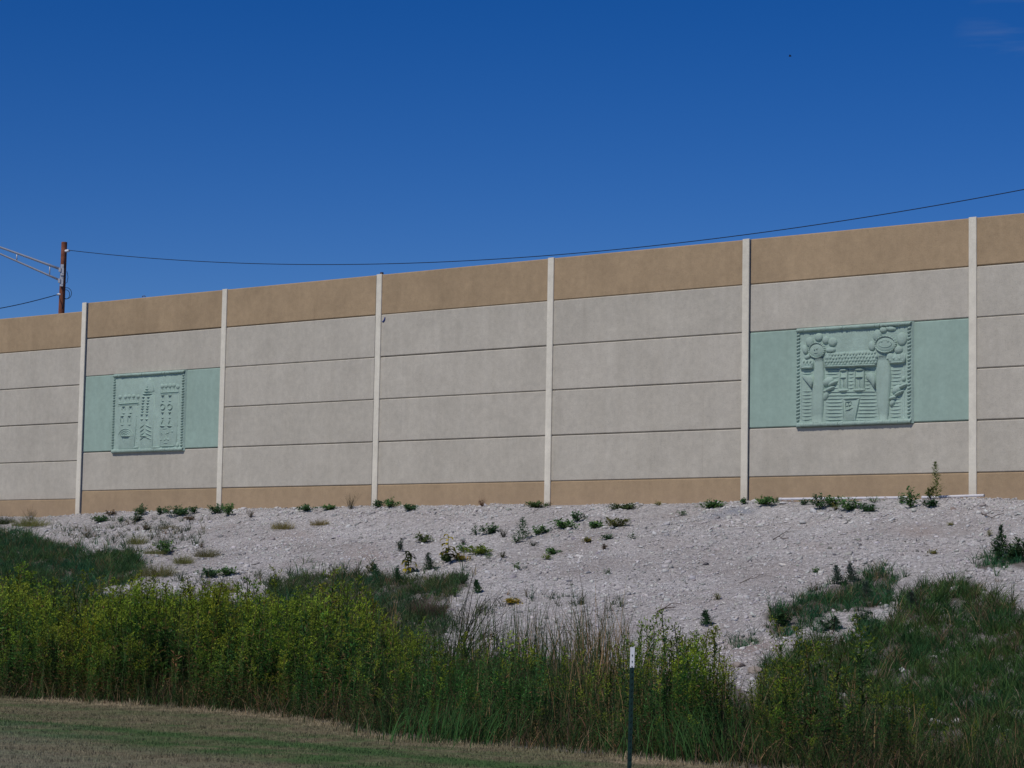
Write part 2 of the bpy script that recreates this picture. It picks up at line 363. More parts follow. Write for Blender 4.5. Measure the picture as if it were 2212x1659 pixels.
# ---------------------------------------------------------------- noise barrier wall
def WP(s, w_, z):
    x, y = sw(s, w_); return (float(x), float(y), float(z))
wx, wy = sw(15.25, 0)
wall = empty("noise_barrier", (float(wx), float(wy), 4.0), "long concrete noise barrier of grey and tan panels between pale posts atop the gravel bank", "wall")
ZS = [10.55, 9.42, 8.235, 7.06, 5.88, 4.69, 3.3]
G = 0.0065; CH = 0.023; TH = 0.13
def panel(s0, s1, z0, z1, mat, name):
    # chamfered long edges, outer face at w=0, back at w=-TH
    prof = [(-TH, z0), (-CH, z0), (0, z0+CH), (0, z1-CH), (-CH, z1), (-TH, z1)]
    V = [WP(s0, a, b) for a, b in prof]+[WP(s1, a, b) for a, b in prof]; n = 6
    Fc = [tuple(range(n)), tuple(range(2*n-1, n-1, -1))]+[(i, i+n, (i+1) % n+n, (i+1) % n) for i in range(n)]
    mb = MB(); mb.add(V, Fc); return mb.build(name, mat, wall)
for b in range(-2, 7):
    s0 = 6.1*b+.09; s1 = 6.1*(b+1)-.09; dz = -.25 if b < 0 else 0
    green = b in (0, 4)
    for k in range(6):
        zt, zb = ZS[k]+dz, ZS[k+1]+dz
        nm = "coping_panel" if k == 0 else ("base_panel" if k == 5 else "concrete_panel")
        if green and k in (2, 3):
            if k == 3: continue
            zb = ZS[4]+dz
            nm = "mural_panel"
        jt = random.Random(b*7+k).uniform(-.006, .006)
        m = M_TAN if k in (0, 5) else (M_TEAL if nm == "mural_panel" else M_GREY)
        p = panel(s0, s1, zb+G+(jt if k < 5 else 0), zt-G+(0 if k == 0 else jt), m, nm)
        if nm == "mural_panel": p["label"] = "pale green panel behind the " + ("towers" if b == 0 else "house and flowers") + " relief"
    mb = MB(); mb.box(WP((s0+s1)/2, -.075, (4.0+ZS[0])/2+dz-.02), Vector((Dv[0], Dv[1], 0))*(s1-s0)/2, Vector((Nv[0], Nv[1], 0))*.035, (0, 0, (ZS[0]-4.0)/2-.05))
    mb.build("joint_backing", M_DARK, wall)
def wpost(s, zt):
    # H section: front flange, web, rear flange, small bevels on the front arrises
    mb = MB(); hw = .098; z0 = 3.2
    prof = [(-hw, -.0), (-hw, .032), (-hw+.010, .042), (hw-.010, .042), (hw, .032), (hw, .0), (.075, -.004), (.075, -.14), (hw, -.145), (hw, -.21), (-hw, -.21), (-hw, -.145), (-.075, -.14), (-.075, -.004)]
    n = len(prof)
    V = [WP(s+a, b, z0) for a, b in prof]+[WP(s+a, b, zt-.008) for a, b in prof]+[WP(s+a*.94, b*.94, zt) for a, b in prof]
    Fc = [tuple(range(n))]+[(i, i+n, (i+1) % n+n, (i+1) % n) for i in range(n)]+[(i+n, i+2*n, (i+1) % n+2*n, (i+1) % n+n) for i in range(n)]+[tuple(range(3*n-1, 2*n-1, -1))]
    mb.add(V, Fc); return mb.build("wall_post", M_POST, wall)
SP = {0: -.07, 1: 6.14, 2: 12.25, 3: 18.29, 4: 24.355, 5: 30.52}
for n_ in range(-2, 8): wpost(SP.get(n_, 6.1*n_), (10.555 if n_ >= 0 else 10.30))

# ---------------------------------------------------------------- cast reliefs
class Relief:
    def __init__(s, tl, tr, bl, br, s0, s1, z0, z1, part):
        s.c = (tl, tr, bl, br); s.s0, s.s1, s.z0, s.z1 = s0, s1, z0, z1; s.part = part; s.base = .055
    def m(s, x, y):
        tl, tr, bl, br = s.c
        u = .5; v = .5
        for _ in range(12):
            xl = tl[0]+(bl[0]-tl[0])*v; xr = tr[0]+(br[0]-tr[0])*v; u = (x-xl)/(xr-xl)
            yt = tl[1]+(tr[1]-tl[1])*u; yb = bl[1]+(br[1]-bl[1])*u; v = (y-yt)/(yb-yt)
        return s.s0+u*(s.s1-s.s0), s.z1-v*(s.z1-s.z0)
    def sc(s): return (s.s1-s.s0)/(s.c[1][0]-s.c[0][0]), (s.z1-s.z0)/(s.c[2][1]-s.c[0][1])
    def dome(s, mb, x, y, rx, ry, h, rot=0, b=None, nu=16, nv=5, sq=1.0):
        b = s.base-.004 if b is None else b; h *= 1.15
        cs, cz = s.m(x, y); kx, kz = s.sc(); rx *= kx; ry *= kz; rot = rad(rot); V = []; Fc = []
        for j in range(nv):
            a = (j/(nv-.4))*math.pi/2
            for i in range(nu):
                t = 2*math.pi*i/nu; ex = math.cos(a)**sq*math.cos(t)*rx; ez = math.cos(a)**sq*math.sin(t)*ry
                V.append(WP(cs+ex*math.cos(rot)-ez*math.sin(rot), b+h*math.sin(a), cz+ex*math.sin(rot)+ez*math.cos(rot)))
        for j in range(nv-1):
            for i in range(nu):
                i2 = (i+1) % nu; Fc.append((j*nu+i, j*nu+i2, (j+1)*nu+i2, (j+1)*nu+i))
        Fc.append(tuple((nv-1)*nu+i for i in range(nu)))
        mb.add(V, Fc)
    def bar(s, mb, x0, y0, x1, y1, hw, h, b=None, wob=0, n=None, prof=5, full=False):
        """rounded ridge from point to point; hw half-width in metres"""
        b = s.base-.004 if b is None else b; h *= 1.15
        a = np.array(s.m(x0, y0)); c = np.array(s.m(x1, y1)); L = np.linalg.norm(c-a)
        if L < 1e-6: return
        d = (c-a)/L; p = np.array([-d[1], d[0]]); n = n or max(2, int(L/.08)); V = []; Fc = []
        r = random.Random(int(x0*7+y0*13+x1))
        for i in range(n+1):
            t = i/n; e = 1 if full else min(1, min(t, 1-t)*L/(hw*.8)+.35); q = a+d*L*t+p*wob*r.uniform(-1, 1); k = 1+wob*8*r.uniform(-1, 1)
            for j in range(prof+1):
                an = math.pi*j/prof
                o = q+p*math.cos(an)*hw*(.6+.4*e)*k; V.append(WP(o[0], b+math.sin(an)*h*e, o[1]))
        m_ = prof+1
        for i in range(n):
            for j in range(prof): Fc.append((i*m_+j, i*m_+j+1, (i+1)*m_+j+1, (i+1)*m_+j))
        Fc.append(tuple(range(m_))); Fc.append(tuple(n*m_+j for j in range(m_))[::-1])
        mb.add(V, Fc)
    def poly(s, mb, pts, h, b=None, inset=.82, hs=None):
        b = s.base-.004 if b is None else b
        P = [s.m(*p) for p in pts]; n = len(P); cx = sum(p[0] for p in P)/n; cz = sum(p[1] for p in P)/n
        hs = hs or [h]*n
        V = [WP(a, b, c) for a, c in P]+[WP(cx+(a-cx)*(inset+1)/2, b+hh*.8, cz+(c-cz)*(inset+1)/2) for (a, c), hh in zip(P, hs)]+[WP(cx+(a-cx)*inset, b+hh, cz+(c-cz)*inset) for (a, c), hh in zip(P, hs)]
        Fc = [(i, (i+1) % n, (i+1) % n+n, i+n) for i in range(n)]+[(i+n, (i+1) % n+n, (i+1) % n+2*n, i+2*n) for i in range(n)]+[tuple(range(2*n, 3*n))]
        mb.add(V, Fc)
    def ring(s, mb, x, y, rx, ry, hw, h, a0=0, a1=360, b=None, n=24):
        for i in range(n):
            t0 = rad(a0+(a1-a0)*i/n); t1 = rad(a0+(a1-a0)*(i+1.05)/n)
            s.bar(mb, x+rx*math.cos(t0), y-ry*math.sin(t0), x+rx*math.cos(t1), y-ry*math.sin(t1), hw, h*.8, b=b, n=1, full=True)
    def border(s, bead_l=24, top_h=.10):
        tl, tr, bl, br = s.c; r = random.Random(3)
        mb = MB()
        # slab
        S0, S1, Z0, Z1 = s.s0, s.s1, s.z0, s.z1
        pr = [(S0-.03, 0), (S0+.01, s.base), (S1-.01, s.base), (S1+.035, 0)]
        mb.add([WP(a, b, Z0) for a, b in pr]+[WP(a, b, Z1) for a, b in pr], [(0, 1, 2, 3), (7, 6, 5, 4)]+[(i, i+4, (i+1) % 4+4, (i+1) % 4) for i in range(4)])
        slab = mb.build("relief_slab", M_CAST, s.part)
        kx, kz = s.sc(); bwd = 46*.9
        for side in ("top", "bottom"):
            mb = MB(); y = (Z1-.052) if side == "top" else (Z0+.05); n = 46
            for i in range(n):
                t0 = S0+.02+(S1-S0-.04)*i/n; t1 = S0+.02+(S1-S0-.04)*(i+1.1)/n
                V = []; Fc = []; hh = (top_h if side == "top" else .055)*r.uniform(.82, 1.18); rr = (.046 if side == "top" else .052)*r.uniform(.88, 1.12)
                for (t, k) in ((t0, .82), ((t0+t1)/2-.008, 1.0), ((t0+t1)/2+.012, 1.0), (t1, .82)):
                    for j in range(7):
                        an = math.pi*j/6; V.append(WP(t+.012*math.cos(an), s.base-.004+math.sin(an)**.45*hh*k, y+math.cos(an)*rr*k))
                for a in range(3):
                    for j in range(6): Fc.append((a*7+j, a*7+j+1, (a+1)*7+j+1, (a+1)*7+j))
                Fc.append(tuple(range(7))); Fc.append(tuple(21+j for j in range(7))[::-1])
                mb.add(V, Fc)
            mb.build("relief_border", M_CAST, slab, smooth=True)
        for side in (0, 1):
            mb = MB(); n = bead_l; xs = S0+.06 if side == 0 else S1-.065
            for i in range(n):
                z = Z0+.12+(Z1-Z0-.24)*(i+.5)/n
                V = []; Fc = []; k = r.uniform(.85, 1.1)
                for j in range(4):
                    a = (j/3.4)*math.pi/2
                    for q in range(10):
                        t = 2*math.pi*q/10; ex = math.cos(a)*math.cos(t)*.052*k; ez = math.cos(a)*math.sin(t)*.034*k
                        V.append(WP(xs+ex, s.base-.004+.055*k*math.sin(a), z+ez+ex*.35))
                for j in range(3):
                    for q in range(10): Fc.append((j*10+q, j*10+(q+1) % 10, (j+1)*10+(q+1) % 10, (j+1)*10+q))
                Fc.append(tuple(30+q for q in range(10))); mb.add(V, Fc)
            mb.build("relief_border", M_CAST, slab, smooth=True)
        return slab

# right-hand relief: house between two tall flowers
def relief_house():
    R = Relief((262, 212), (1885, 122), (268, 1600), (1905, 1528), 25.84, 28.97, 5.865, 8.245, wall)
    slab = R.border(26, .085); r = random.Random(5)
    def out(mb, name): return mb.build(name, M_CAST, slab, smooth=True)
    # siding
    mb = MB()
    for k in range(15):
        y = 800+k*49.5
        for (xa, xb) in ((358, 500), (1610, 1755)):
            if 870 < y < 1070 and xa == 358: continue
            R.bar(mb, xa, y+2, xb, y-5, .016, .022, wob=.002)
        segs = [(690, 1420)]
        if y < 1095: segs = [(690, 875), (1015, 1095), (1250, 1330)]
        elif y > 1190: segs = [(700, 945), (1170-(y-1190)*.16, 1425)]
        for xa, xb in segs: R.bar(mb, xa, y+3, xb, y-3, .016, .024, wob=.0025)
    out(mb, "relief_siding")
    mb = MB()
    R.bar(mb, 338, 770, 338, 1530, .025, .014); out(mb, "relief_corner_trim"); mb = MB(); R.bar(mb, 1788, 720, 1792, 1470, .035, .016); out(mb, "relief_corner_trim")
    # roof with rows of scallops
    mb = MB()
    R.poly(mb, [(690, 560), (1300, 520), (1430, 560), (1430, 735), (680, 765)], .04, inset=.96, hs=[.02, .02, .03, .075, .075])
    R.poly(mb, [(360, 640), (520, 640), (520, 775), (335, 780)], .04, inset=.92, hs=[.02, .02, .07, .07])
    R.poly(mb, [(1545, 600), (1810, 560), (1820, 690), (1600, 712)], .04, inset=.92, hs=[.02, .03, .075, .075])
    for row, y in enumerate((590, 640, 690, 735)):
        for k in range(17):
            x = 705+k*43+(row % 2)*20
            if x < 1425: R.dome(mb, x, y-8+r.uniform(-6, 6)-(x-700)*.03, 17, 24, .022+.005*row, b=R.base+.03+.01*row, nu=8, nv=3)
    for k in range(6):
        R.dome(mb, 385+k*24, 680+(k % 2)*30, 12, 24, .03, b=R.base+.035, nu=8, nv=3); R.dome(mb, 1570+k*42, 640+(k % 2)*25, 17, 26, .03, b=R.base+.035, nu=8, nv=3)
    R.bar(mb, 685, 752, 1425, 728, .028, .105, wob=.003); R.bar(mb, 340, 765, 522, 760, .028, .09, wob=.003); R.bar(mb, 1600, 700, 1810, 690, .028, .09, wob=.003)
    out(mb, "relief_roof")
    # windows
    for (x0, x1, y0, y1) in ((890, 1010, 800, 1085), (1105, 1245, 793, 1080)):
        mb = MB()
        R.poly(mb, [(x0, y0), (x1, y0-5), (x1, y1), (x0, y1+5)], .018, inset=.97)
        for xx in (x0+8, (x0+x1)/2, x1-8): R.bar(mb, xx, y0+(0 if xx != (x0+x1)/2 else 110), xx, y1, .026, .05)
        R.bar(mb, x0-8, y0+2, x1+8, y0-6, .030, .06); R.bar(mb, x0, y0+105, x1, y0+98, .022, .06); R.bar(mb, x0-12, y1, x1+12, y1-8, .038, .06)
        out(mb, "relief_window")
    mb = MB()
    R.poly(mb, [(935, 1205), (1185, 1185), (1120, 1505), (950, 1515)], .025, inset=.95)
    R.bar(mb, 940, 1200, 1185, 1185, .028, .055); R.bar(mb, 948, 1210, 958, 1510, .018, .045); R.bar(mb, 1178, 1195, 1118, 1500, .018, .045)
    for a, b in (((992, 1240), (985, 1365)), ((985, 1365), (1090, 1325)), ((1090, 1325), (1062, 1235)), ((1062, 1235), (992, 1240)), ((1028, 1238), (1035, 1345)), ((988, 1300), (1078, 1280))):
        R.bar(mb, *a, *b, .012, .035, b=R.base+.018)
    out(mb, "relief_door")
    # trunks
    def trunk(pts):
        mb = MB(); V = []; Fc = []; m_ = 9
        for (xl, xr, y, h) in pts:
            a = R.m(xl, y); c = R.m(xr, y)
            for j in range(m_):
                an = math.pi*j/(m_-1); t = .5-.5*math.cos(an)
                V.append(WP(a[0]+(c[0]-a[0])*t, R.base-.004+h*.8*math.sin(an)**.5*r.uniform(.88, 1.1), a[1]+(c[1]-a[1])*t))
        for i in range(len(pts)-1):
            for j in range(m_-1): Fc.append((i*m_+j, i*m_+j+1, (i+1)*m_+j+1, (i+1)*m_+j))
        Fc.append(tuple(range(m_))); Fc.append(tuple((len(pts)-1)*m_+j for j in range(m_))[::-1]); mb.add(V, Fc); return mb
    # flower one
    mb = trunk([(545, 655, 625, .05), (535, 668, 700, .085), (530, 675, 800, .09), (528, 680, 900, .10), (520, 682, 1000, .10), (508, 678, 1100, .10), (502, 675, 1200, .10), (500, 672, 1300, .095), (498, 665, 1420, .09), (505, 655, 1530, .05)])
    for (x, y, rx, ry, rt) in ((392, 508, 42, 74, 22), (458, 402, 58, 74, 10), (588, 335, 60, 62, 0), (690, 378, 52, 56, -20), (788, 405, 66, 66, -10), (762, 516, 72, 42, 0), (728, 622, 52, 58, -35), (432, 612, 48, 34, 20)):
        R.dome(mb, x, y, rx, ry, .055, rt, sq=.8)
    R.dome(mb, 565, 520, 112, 104, .045, nu=24, sq=.6); R.ring(mb, 565, 520, 112, 104, .020, .065, b=R.base)
    R.poly(mb, [(345, 878), (525, 872), (520, 1062), (470, 1020)], .09, inset=.75, hs=[.06, .10, .10, .05])
    for (x, y, rx, ry, rt, h) in ((730, 960, 85, 65, 20, .08), (800, 985, 75, 32, 25, .09), (760, 1060, 80, 28, 22, .08), (700, 1150, 40, 75, -25, .05), (700, 1090, 40, 24, 0, .06)): R.dome(mb, x, y, rx, ry, h, rt)
    for (x, y) in ((540, 510), (575, 500)): R.dome(mb, x, y, 10, 16, .03, b=R.base+.045, nu=8, nv=3)
    R.bar(mb, 530, 560, 590, 555, .012, .025, b=R.base+.04)
    fl = out(mb, "relief_flower"); fl["label"] = "flower with round petals beside the front of the cast house, on the side of the crown of small petals"
    # flower two
    mb = trunk([(1440, 1560, 600, .05), (1425, 1590, 680, .085), (1412, 1610, 780, .10), (1408, 1620, 900, .11), (1412, 1615, 1000, .11), (1420, 1605, 1130, .10), (1432, 1600, 1270, .10), (1450, 1592, 1400, .09), (1478, 1565, 1500, .05)])
    for (x, y, rx, ry, rt) in ((1415, 315, 62, 84, -10), (1342, 465, 50, 72, 10), (1600, 222, 80, 36, -8), (1500, 240, 55, 45, 0), (1755, 368, 74, 96, 8), (1712, 520, 58, 56, 0), (1600, 622, 54, 62, 12), (1768, 622, 44, 66, 0)):
        R.dome(mb, x, y, rx, ry, .055, rt, sq=.8)
    R.dome(mb, 1535, 442, 142, 112, .045, nu=28, sq=.6); R.ring(mb, 1535, 442, 142, 112, .022, .068, b=R.base)
    R.ring(mb, 1535, 430, 92, 55, .012, .020, 190, 350, b=R.base+.04, n=14); R.ring(mb, 1535, 445, 92, 55, .010, .014, 20, 160, b=R.base+.04, n=14)
    R.dome(mb, 1490, 405, 12, 9, .02, b=R.base+.045, nu=8, nv=3); R.dome(mb, 1575, 405, 12, 9, .02, b=R.base+.045, nu=8, nv=3)
    R.poly(mb, [(1268, 905), (1275, 840), (1340, 830), (1412, 875), (1412, 1065), (1330, 965)], .09, inset=.78, hs=[.05, .07, .09, .10, .10, .06])
    for (x, y, rx, ry, rt, h) in ((1700, 1070, 75, 60, 35, .08), (1785, 1020, 62, 26, 25, .09), (1650, 1180, 60, 30, 15, .09), (1730, 1120, 80, 24, 25, .09), (1640, 1250, 34, 60, -30, .06), (1790, 920, 30, 40, 0, .05)): R.dome(mb, x, y, rx, ry, h, rt)
    fl = out(mb, "relief_flower"); fl["label"] = "flower with a wide smiling oval centre and thick trunk"
relief_house()

def relief_towers():
    R = Relief((238, 208), (1472, 128), (205, 1572), (1442, 1512), 1.43, 4.59, 5.83, 8.24, wall)
    slab = R.border(27, .08)
    def out(mb, name): return mb.build(name, M_CAST, slab, smooth=True)
    # tower with low crown
    mb = MB()
    R.poly(mb, [(335, 745), (660, 725), (640, 1100), (610, 1500), (335, 1510)], .022, inset=.97)
    for x, y in ((352, 600), (450, 595), (515, 588), (590, 582), (668, 592)):
        R.dome(mb, x, y, 32, 34, .032); R.bar(mb, x, y+20, x-4, 690, .034, .028)
    for y in (712, 742): R.bar(mb, 318, y+12, 690, y-16, .015, .030, wob=.003)
    for (x, y0, y1) in ((425, 770, 880), (548, 765, 872), (402, 935, 1080), (528, 930, 1075)):
        R.bar(mb, x-26, y0, x-30, y1, .018, .045); R.bar(mb, x+26, y0, x+24, y1, .018, .04); R.bar(mb, x-28, y0, x+26, y0-5, .02, .075); R.bar(mb, x-34, y1+6, x+34, y1+2, .020, .05)
    for k, (rx, ry) in enumerate(((135, 150), (105, 118), (76, 88), (48, 58))): R.ring(mb, 470, 1300, rx, ry, .018, .045, 12, 168, n=18)
    R.bar(mb, 380, 1282, 540, 1275, .022, .075)
    R.bar(mb, 390, 1300, 395, 1500, .014, .025); R.bar(mb, 590, 1290, 575, 1490, .014, .025); R.dome(mb, 430, 1350, 18, 60, .03)
    rr_ = random.Random(9)
    for k in range(22): R.bar(mb, 350+(k % 4)*75, 1310+(k//4)*32, 350+(k % 4)*75+rr_.uniform(20, 55), 1310+(k//4)*32+rr_.uniform(-8, 8), .010, .016)
    for k in range(9): R.bar(mb, 640, 780+k*75, 655, 782+k*75, .012, .02)
    t = out(mb, "relief_tower"); t["label"] = "cast tower with a low crown of five knobs and a fan of arches"
    # spire tower
    mb = MB()
    R.poly(mb, [(868, 262), (905, 300), (955, 505), (845, 540), (818, 330)], .035, inset=.8)
    R.poly(mb, [(720, 590), (955, 560), (925, 1500), (715, 1500)], .022, inset=.97)
    for k in range(5): R.bar(mb, 835-k*22, 380+k*42, 870+k*10, 375+k*42, .016, .045)
    for (y0, y1) in ((602, 660), (705, 760), (802, 850), (902, 985)):
        for x in (768-(y0-602)*.08, 852-(y0-602)*.08):
            R.bar(mb, x-24, y0, x+24, y0-3, .020, .075); R.bar(mb, x-30, y1, x+30, y1-3, .026, .06)
            R.bar(mb, x-24, y0, x-26, y1, .010, .03); R.bar(mb, x+24, y0, x+22, y1, .010, .03)
    for k in range(4):
        y = 1070+k*68
        R.bar(mb, 705, y+70, 795, y, .018, .045); R.bar(mb, 795, y, 925, y+60, .018, .05)
    R.bar(mb, 715, 1275, 845, 1270, .022, .06)
    R.bar(mb, 740, 1330, 740, 1490, .014, .025); R.bar(mb, 770, 1380, 830, 1480, .016, .03); R.dome(mb, 890, 1340, 30, 40, .03)
    t = out(mb, "relief_tower"); t["label"] = "cast tower with a pointed spire and chevrons"
    # tall crowned tower
    mb = MB()
    R.poly(mb, [(1050, 545), (1370, 530), (1330, 1440), (1050, 1460)], .022, inset=.97)
    for x, y in ((1085, 412), (1150, 408), (1215, 402), (1280, 396), (1350, 420)):
        R.dome(mb, x, y, 34, 38, .032); R.bar(mb, x, y+25, x-2, 495, .034, .028)
    for y in (520, 548): R.bar(mb, 1045, y+6, 1375, y-12, .015, .030, wob=.003)
    for x in (1100, 1222):
        R.bar(mb, x-26, 575, x+30, 568, .024, .08); R.bar(mb, x-30, 662, x+32, 668, .022, .05)
        R.bar(mb, x-24, 575, x-24, 660, .010, .03); R.bar(mb, x+26, 572, x+26, 660, .010, .03)
        R.ring(mb, x+3, 765, 38, 48, .022, .06, n=14)
        R.bar(mb, x-22, 866, x+22, 860, .024, .08); R.bar(mb, x-30, 955, x+32, 955, .024, .05)
        R.bar(mb, x-32, 1090, x+12, 985, .015, .05); R.bar(mb, x+12, 985, x+40, 1085, .013, .03); R.bar(mb, x-52, 1092, x+44, 1098, .022, .06)
    for (a, b, c, d) in ((1080, 1150, 1200, 1135), (1045, 1190, 1130, 1245), (1130, 1245, 1240, 1190), (1240, 1190, 1290, 1185), (1080, 1210, 1080, 1330), (1180, 1230, 1180, 1330), (1100, 1390, 1210, 1385), (1060, 1445, 1300, 1438), (1130, 1300, 1230, 1330)): R.bar(mb, a, b, c, d, .016, .035)
    for (x, y) in ((1195, 1215), (1265, 1190), (1140, 1330), (1075, 1335), (1200, 1330)): R.dome(mb, x, y, 20, 20, .04, nu=10)
    for k in range(26): R.bar(mb, 1075+(k % 5)*48, 1150+(k//5)*52, 1075+(k % 5)*48+rr_.uniform(15, 38), 1150+(k//5)*52+rr_.uniform(-14, 14), .010, .018)
    for k in range(10): R.bar(mb, 1340, 600+k*80, 1358, 602+k*80, .012, .02)
    t = out(mb, "relief_tower"); t["label"] = "cast tower with the higher crown and round windows"
    mb = MB()
    R.bar(mb, 900, 1470, 1050, 1465, .03, .05); out(mb, "relief_ground_line"); mb = MB(); R.bar(mb, 590, 1475, 680, 1470, .035, .045); out(mb, "relief_ground_line"); mb = MB(); R.dome(mb, 1350, 1420, 25, 50, .04); out(mb, "relief_bush")
relief_towers()

# ---------------------------------------------------------------- utility pole, mast arm, cables
def at(px, py, t):
    d = ray(px, py); return Vector((d[0]*t, d[1]*t, EYE+d[2]*t))
M_WOOD = plain("pole_wood", (.23, .085, .05), .9, 0, .35, 3)
M_ALU = plain("galvanised_metal", (.52, .53, .56), .45, .3, .06)
M_CABLE = plain("cable_black", (.015, .02, .03), .7)
M_WHITE = plain("white_paint", (.74, .76, .80), .6, 0, .05, 20)
PD = 105.0
top = at(139, 523, PD); bot = at(133, 668, PD); dd = (bot-top)/(bot-top).length; base = top+dd*((top.z-4.0)/-dd.z)
pole = empty("utility_pole", base, "reddish wooden utility pole with a metal arm, rising behind the lower end of the wall", "utility pole")
mb = MB(); mb.tube([base, base.lerp(top, .5), top-Vector((0, 0, .02)), top], [.17, .148, .132, .125], 16); mb.build("pole_shaft", M_WOOD, pole, smooth=False)
def arm_pts(a, b, n=8, bow=0):
    A = at(*a, PD-.16); B = at(*b, PD-1.2); return [A.lerp(B, i/n)+Vector((0, 0, bow*math.sin(math.pi*i/n))) for i in range(n+1)]
mb = MB()
mb.tube(arm_pts((132, 582), (-118, 494), bow=.03), [.055-.002*i for i in range(9)], 8)
mb.tube(arm_pts((131, 606), (-118, 496), bow=.0), [.048-.002*i for i in range(9)], 8)
def on(a, b, px):
    t = (a[0]-px)/(a[0]-b[0]); A = at(*a, PD-.16); B = at(*b, PD-1.2); return A.lerp(B, t)
for px in (107.5, 36, -40): mb.tube([on((132, 582), (-118, 494), px), on((131, 606), (-118, 496), px-.6)], .028, 6)
arm = mb.build("mast_arm", M_ALU, pole, smooth=True)
mb = MB()
for (x, y) in ((134.5, 583), (133.2, 606.5)):
    c = at(x, y, PD-.17); mb.box(c, (.075, 0, 0), (0, .03, 0), (0, 0, .25)); mb.box(c+Vector((-.10, -.02, 0)), (.05, 0, 0), (0, .05, 0), (0, 0, .09))
    for k in (-.15, .15): mb.tube([c+Vector((.02, -.05, k)), c+Vector((.02, .0, k))], .02, 6)
mb.build("arm_bracket", M_ALU, arm)
hd = at(-118, 495, PD-1.2)
mb = MB(); mb.tube([hd+Vector((.1, 0, 0)), hd+Vector((-.2, 0, .03)), hd+Vector((-.5, 0, .03)), hd+Vector((-.8, 0, 0))], [.05, .12, .15, .04], 10)
mb.build("lamp_head", M_ALU, arm, smooth=True)
# side cables stapled to the shaft and the slack coil
mb = MB()
mb.tube([at(141, 545, PD-.2), at(138.5, 575, PD-.2), at(139.5, 600, PD-.2), at(135, 622, PD-.2), at(138, 650, PD-.2), at(134, 668, PD-.2)], .02, 5)
mb.tube([at(144.5, 586, PD-.05), at(147, 598, PD-.05), at(145, 610, PD-.05), at(141.5, 612, PD-.1)], .012, 5)
mb.build("down_cable", M_CABLE, pole)
mb = MB()
for rx, ry, cx, cy in ((10.5, 12, 144, 633.5), (8, 10, 142.5, 636)):
    mb.tube([at(cx+rx*math.cos(a), cy-ry*math.sin(a), PD-.12) for a in np.linspace(-2.1, 2.1, 20)], .014, 5)
mb.build("cable_coil", M_CABLE, pole)
mb = MB()
c = at(140.5, 542, PD-.15); mb.tube([c, c+Vector((.12, -.02, 0)), c+Vector((.22, -.02, 0))], [.05, .07, .04], 8)
mb.build("insulator", M_WHITE, pole, smooth=True); mb = MB(); c = at(127, 636, PD-.1); mb.tube([c+Vector((.12, 0, 0)), c, c+Vector((-.08, 0, -.01))], [.03, .06, .03], 8)
mb.build("insulator", M_WHITE, pole, smooth=True)
# long cable: sagging span towards the camera side
obs = [(150, 541), (400, 566), (700, 570.5), (1000, 562), (1300, 541), (1600, 509), (1900, 466), (2212, 408)]
A = at(145, 541, PD-.15)[:2]; Bp = at(2500, 345, 74.0)[:2]
A = np.array(A); Bp = np.array(Bp); us = []; zs = []
for px, py in obs:
    lo, hi = 0.0, 1.0
    for _ in range(50):
        mid = (lo+hi)/2; p = A+(Bp-A)*mid
        a_ = proj(p[0], p[1], EYE+8)[0]
        if a_ < px: lo = mid
        else: hi = mid
    p = A+(Bp-A)*lo
    # height that gives py
    z = 8.0
    for _ in range(30):
        e = py-proj(p[0], p[1], z)[1]; z -= e*p[1]/F
    us.append(lo); zs.append(z)
cf = np.polyfit(us, zs, 3)
mb = MB(); uu = np.linspace(0, 1.25, 90)
pts = [Vector((*(A+(Bp-A)*u), float(np.polyval(cf, u)))) for u in uu]
mb.tube(pts, [.0155]*90, 6)
o = mb.build("overhead_cable", M_CABLE, None, origin=pts[0], smooth=True)
prop(o, "thin black cable sagging from the wooden pole across the sky above the wall", "cable")
mb = MB(); q0 = at(126, 636, PD-.1); q1 = at(-60, 676, 95)
pts = [q0.lerp(q1, i/20)+Vector((0, 0, -.07*math.sin(math.pi*i/20))) for i in range(21)]; mb.tube(pts, .018, 6)
o = mb.build("overhead_cable", M_CABLE, None, origin=q0, smooth=True); prop(o, "short black cable running from the pole to the left edge below the metal arm", "cable")
# bird
M_BIRD = plain("bird_feathers", (.03, .03, .035), .8)
c = at(1707, 121.5, 190)
mb = MB(); ax = Vector((.9, .2, .25)).normalized()
mb.tube([c-ax*.13, c-ax*.08, c, c+ax*.07, c+ax*.11, c+ax*.14], [.008, .026, .038, .028, .022, .005], 8)
o = mb.build("bird", M_BIRD, None, origin=c, smooth=True); prop(o, "tiny dark bird flying alone in the blue sky", "bird")
mb = MB(); up = Vector((0, .35, .6)).normalized()
for sgn in (1, -1):
    wv = (Vector((0, 1, 0))*sgn*.75+Vector((-.3, 0, .45))).normalized()
    a = c+ax*.06; b = c-ax*.04; t = c+wv*.22-ax*.02; m1 = c+wv*.12+ax*.07; m2 = c+wv*.12-ax*.05
    th = Vector((0, 0, .006)); V = [a, m1, t, m2, b]; V = V+[v+th for v in V]
    mb.add(V, [(0, 1, 2, 3, 4), (9, 8, 7, 6, 5)]+[(i, (i+1) % 5, (i+1) % 5+5, i+5) for i in range(5)])
mb.build("wing", M_BIRD, o)

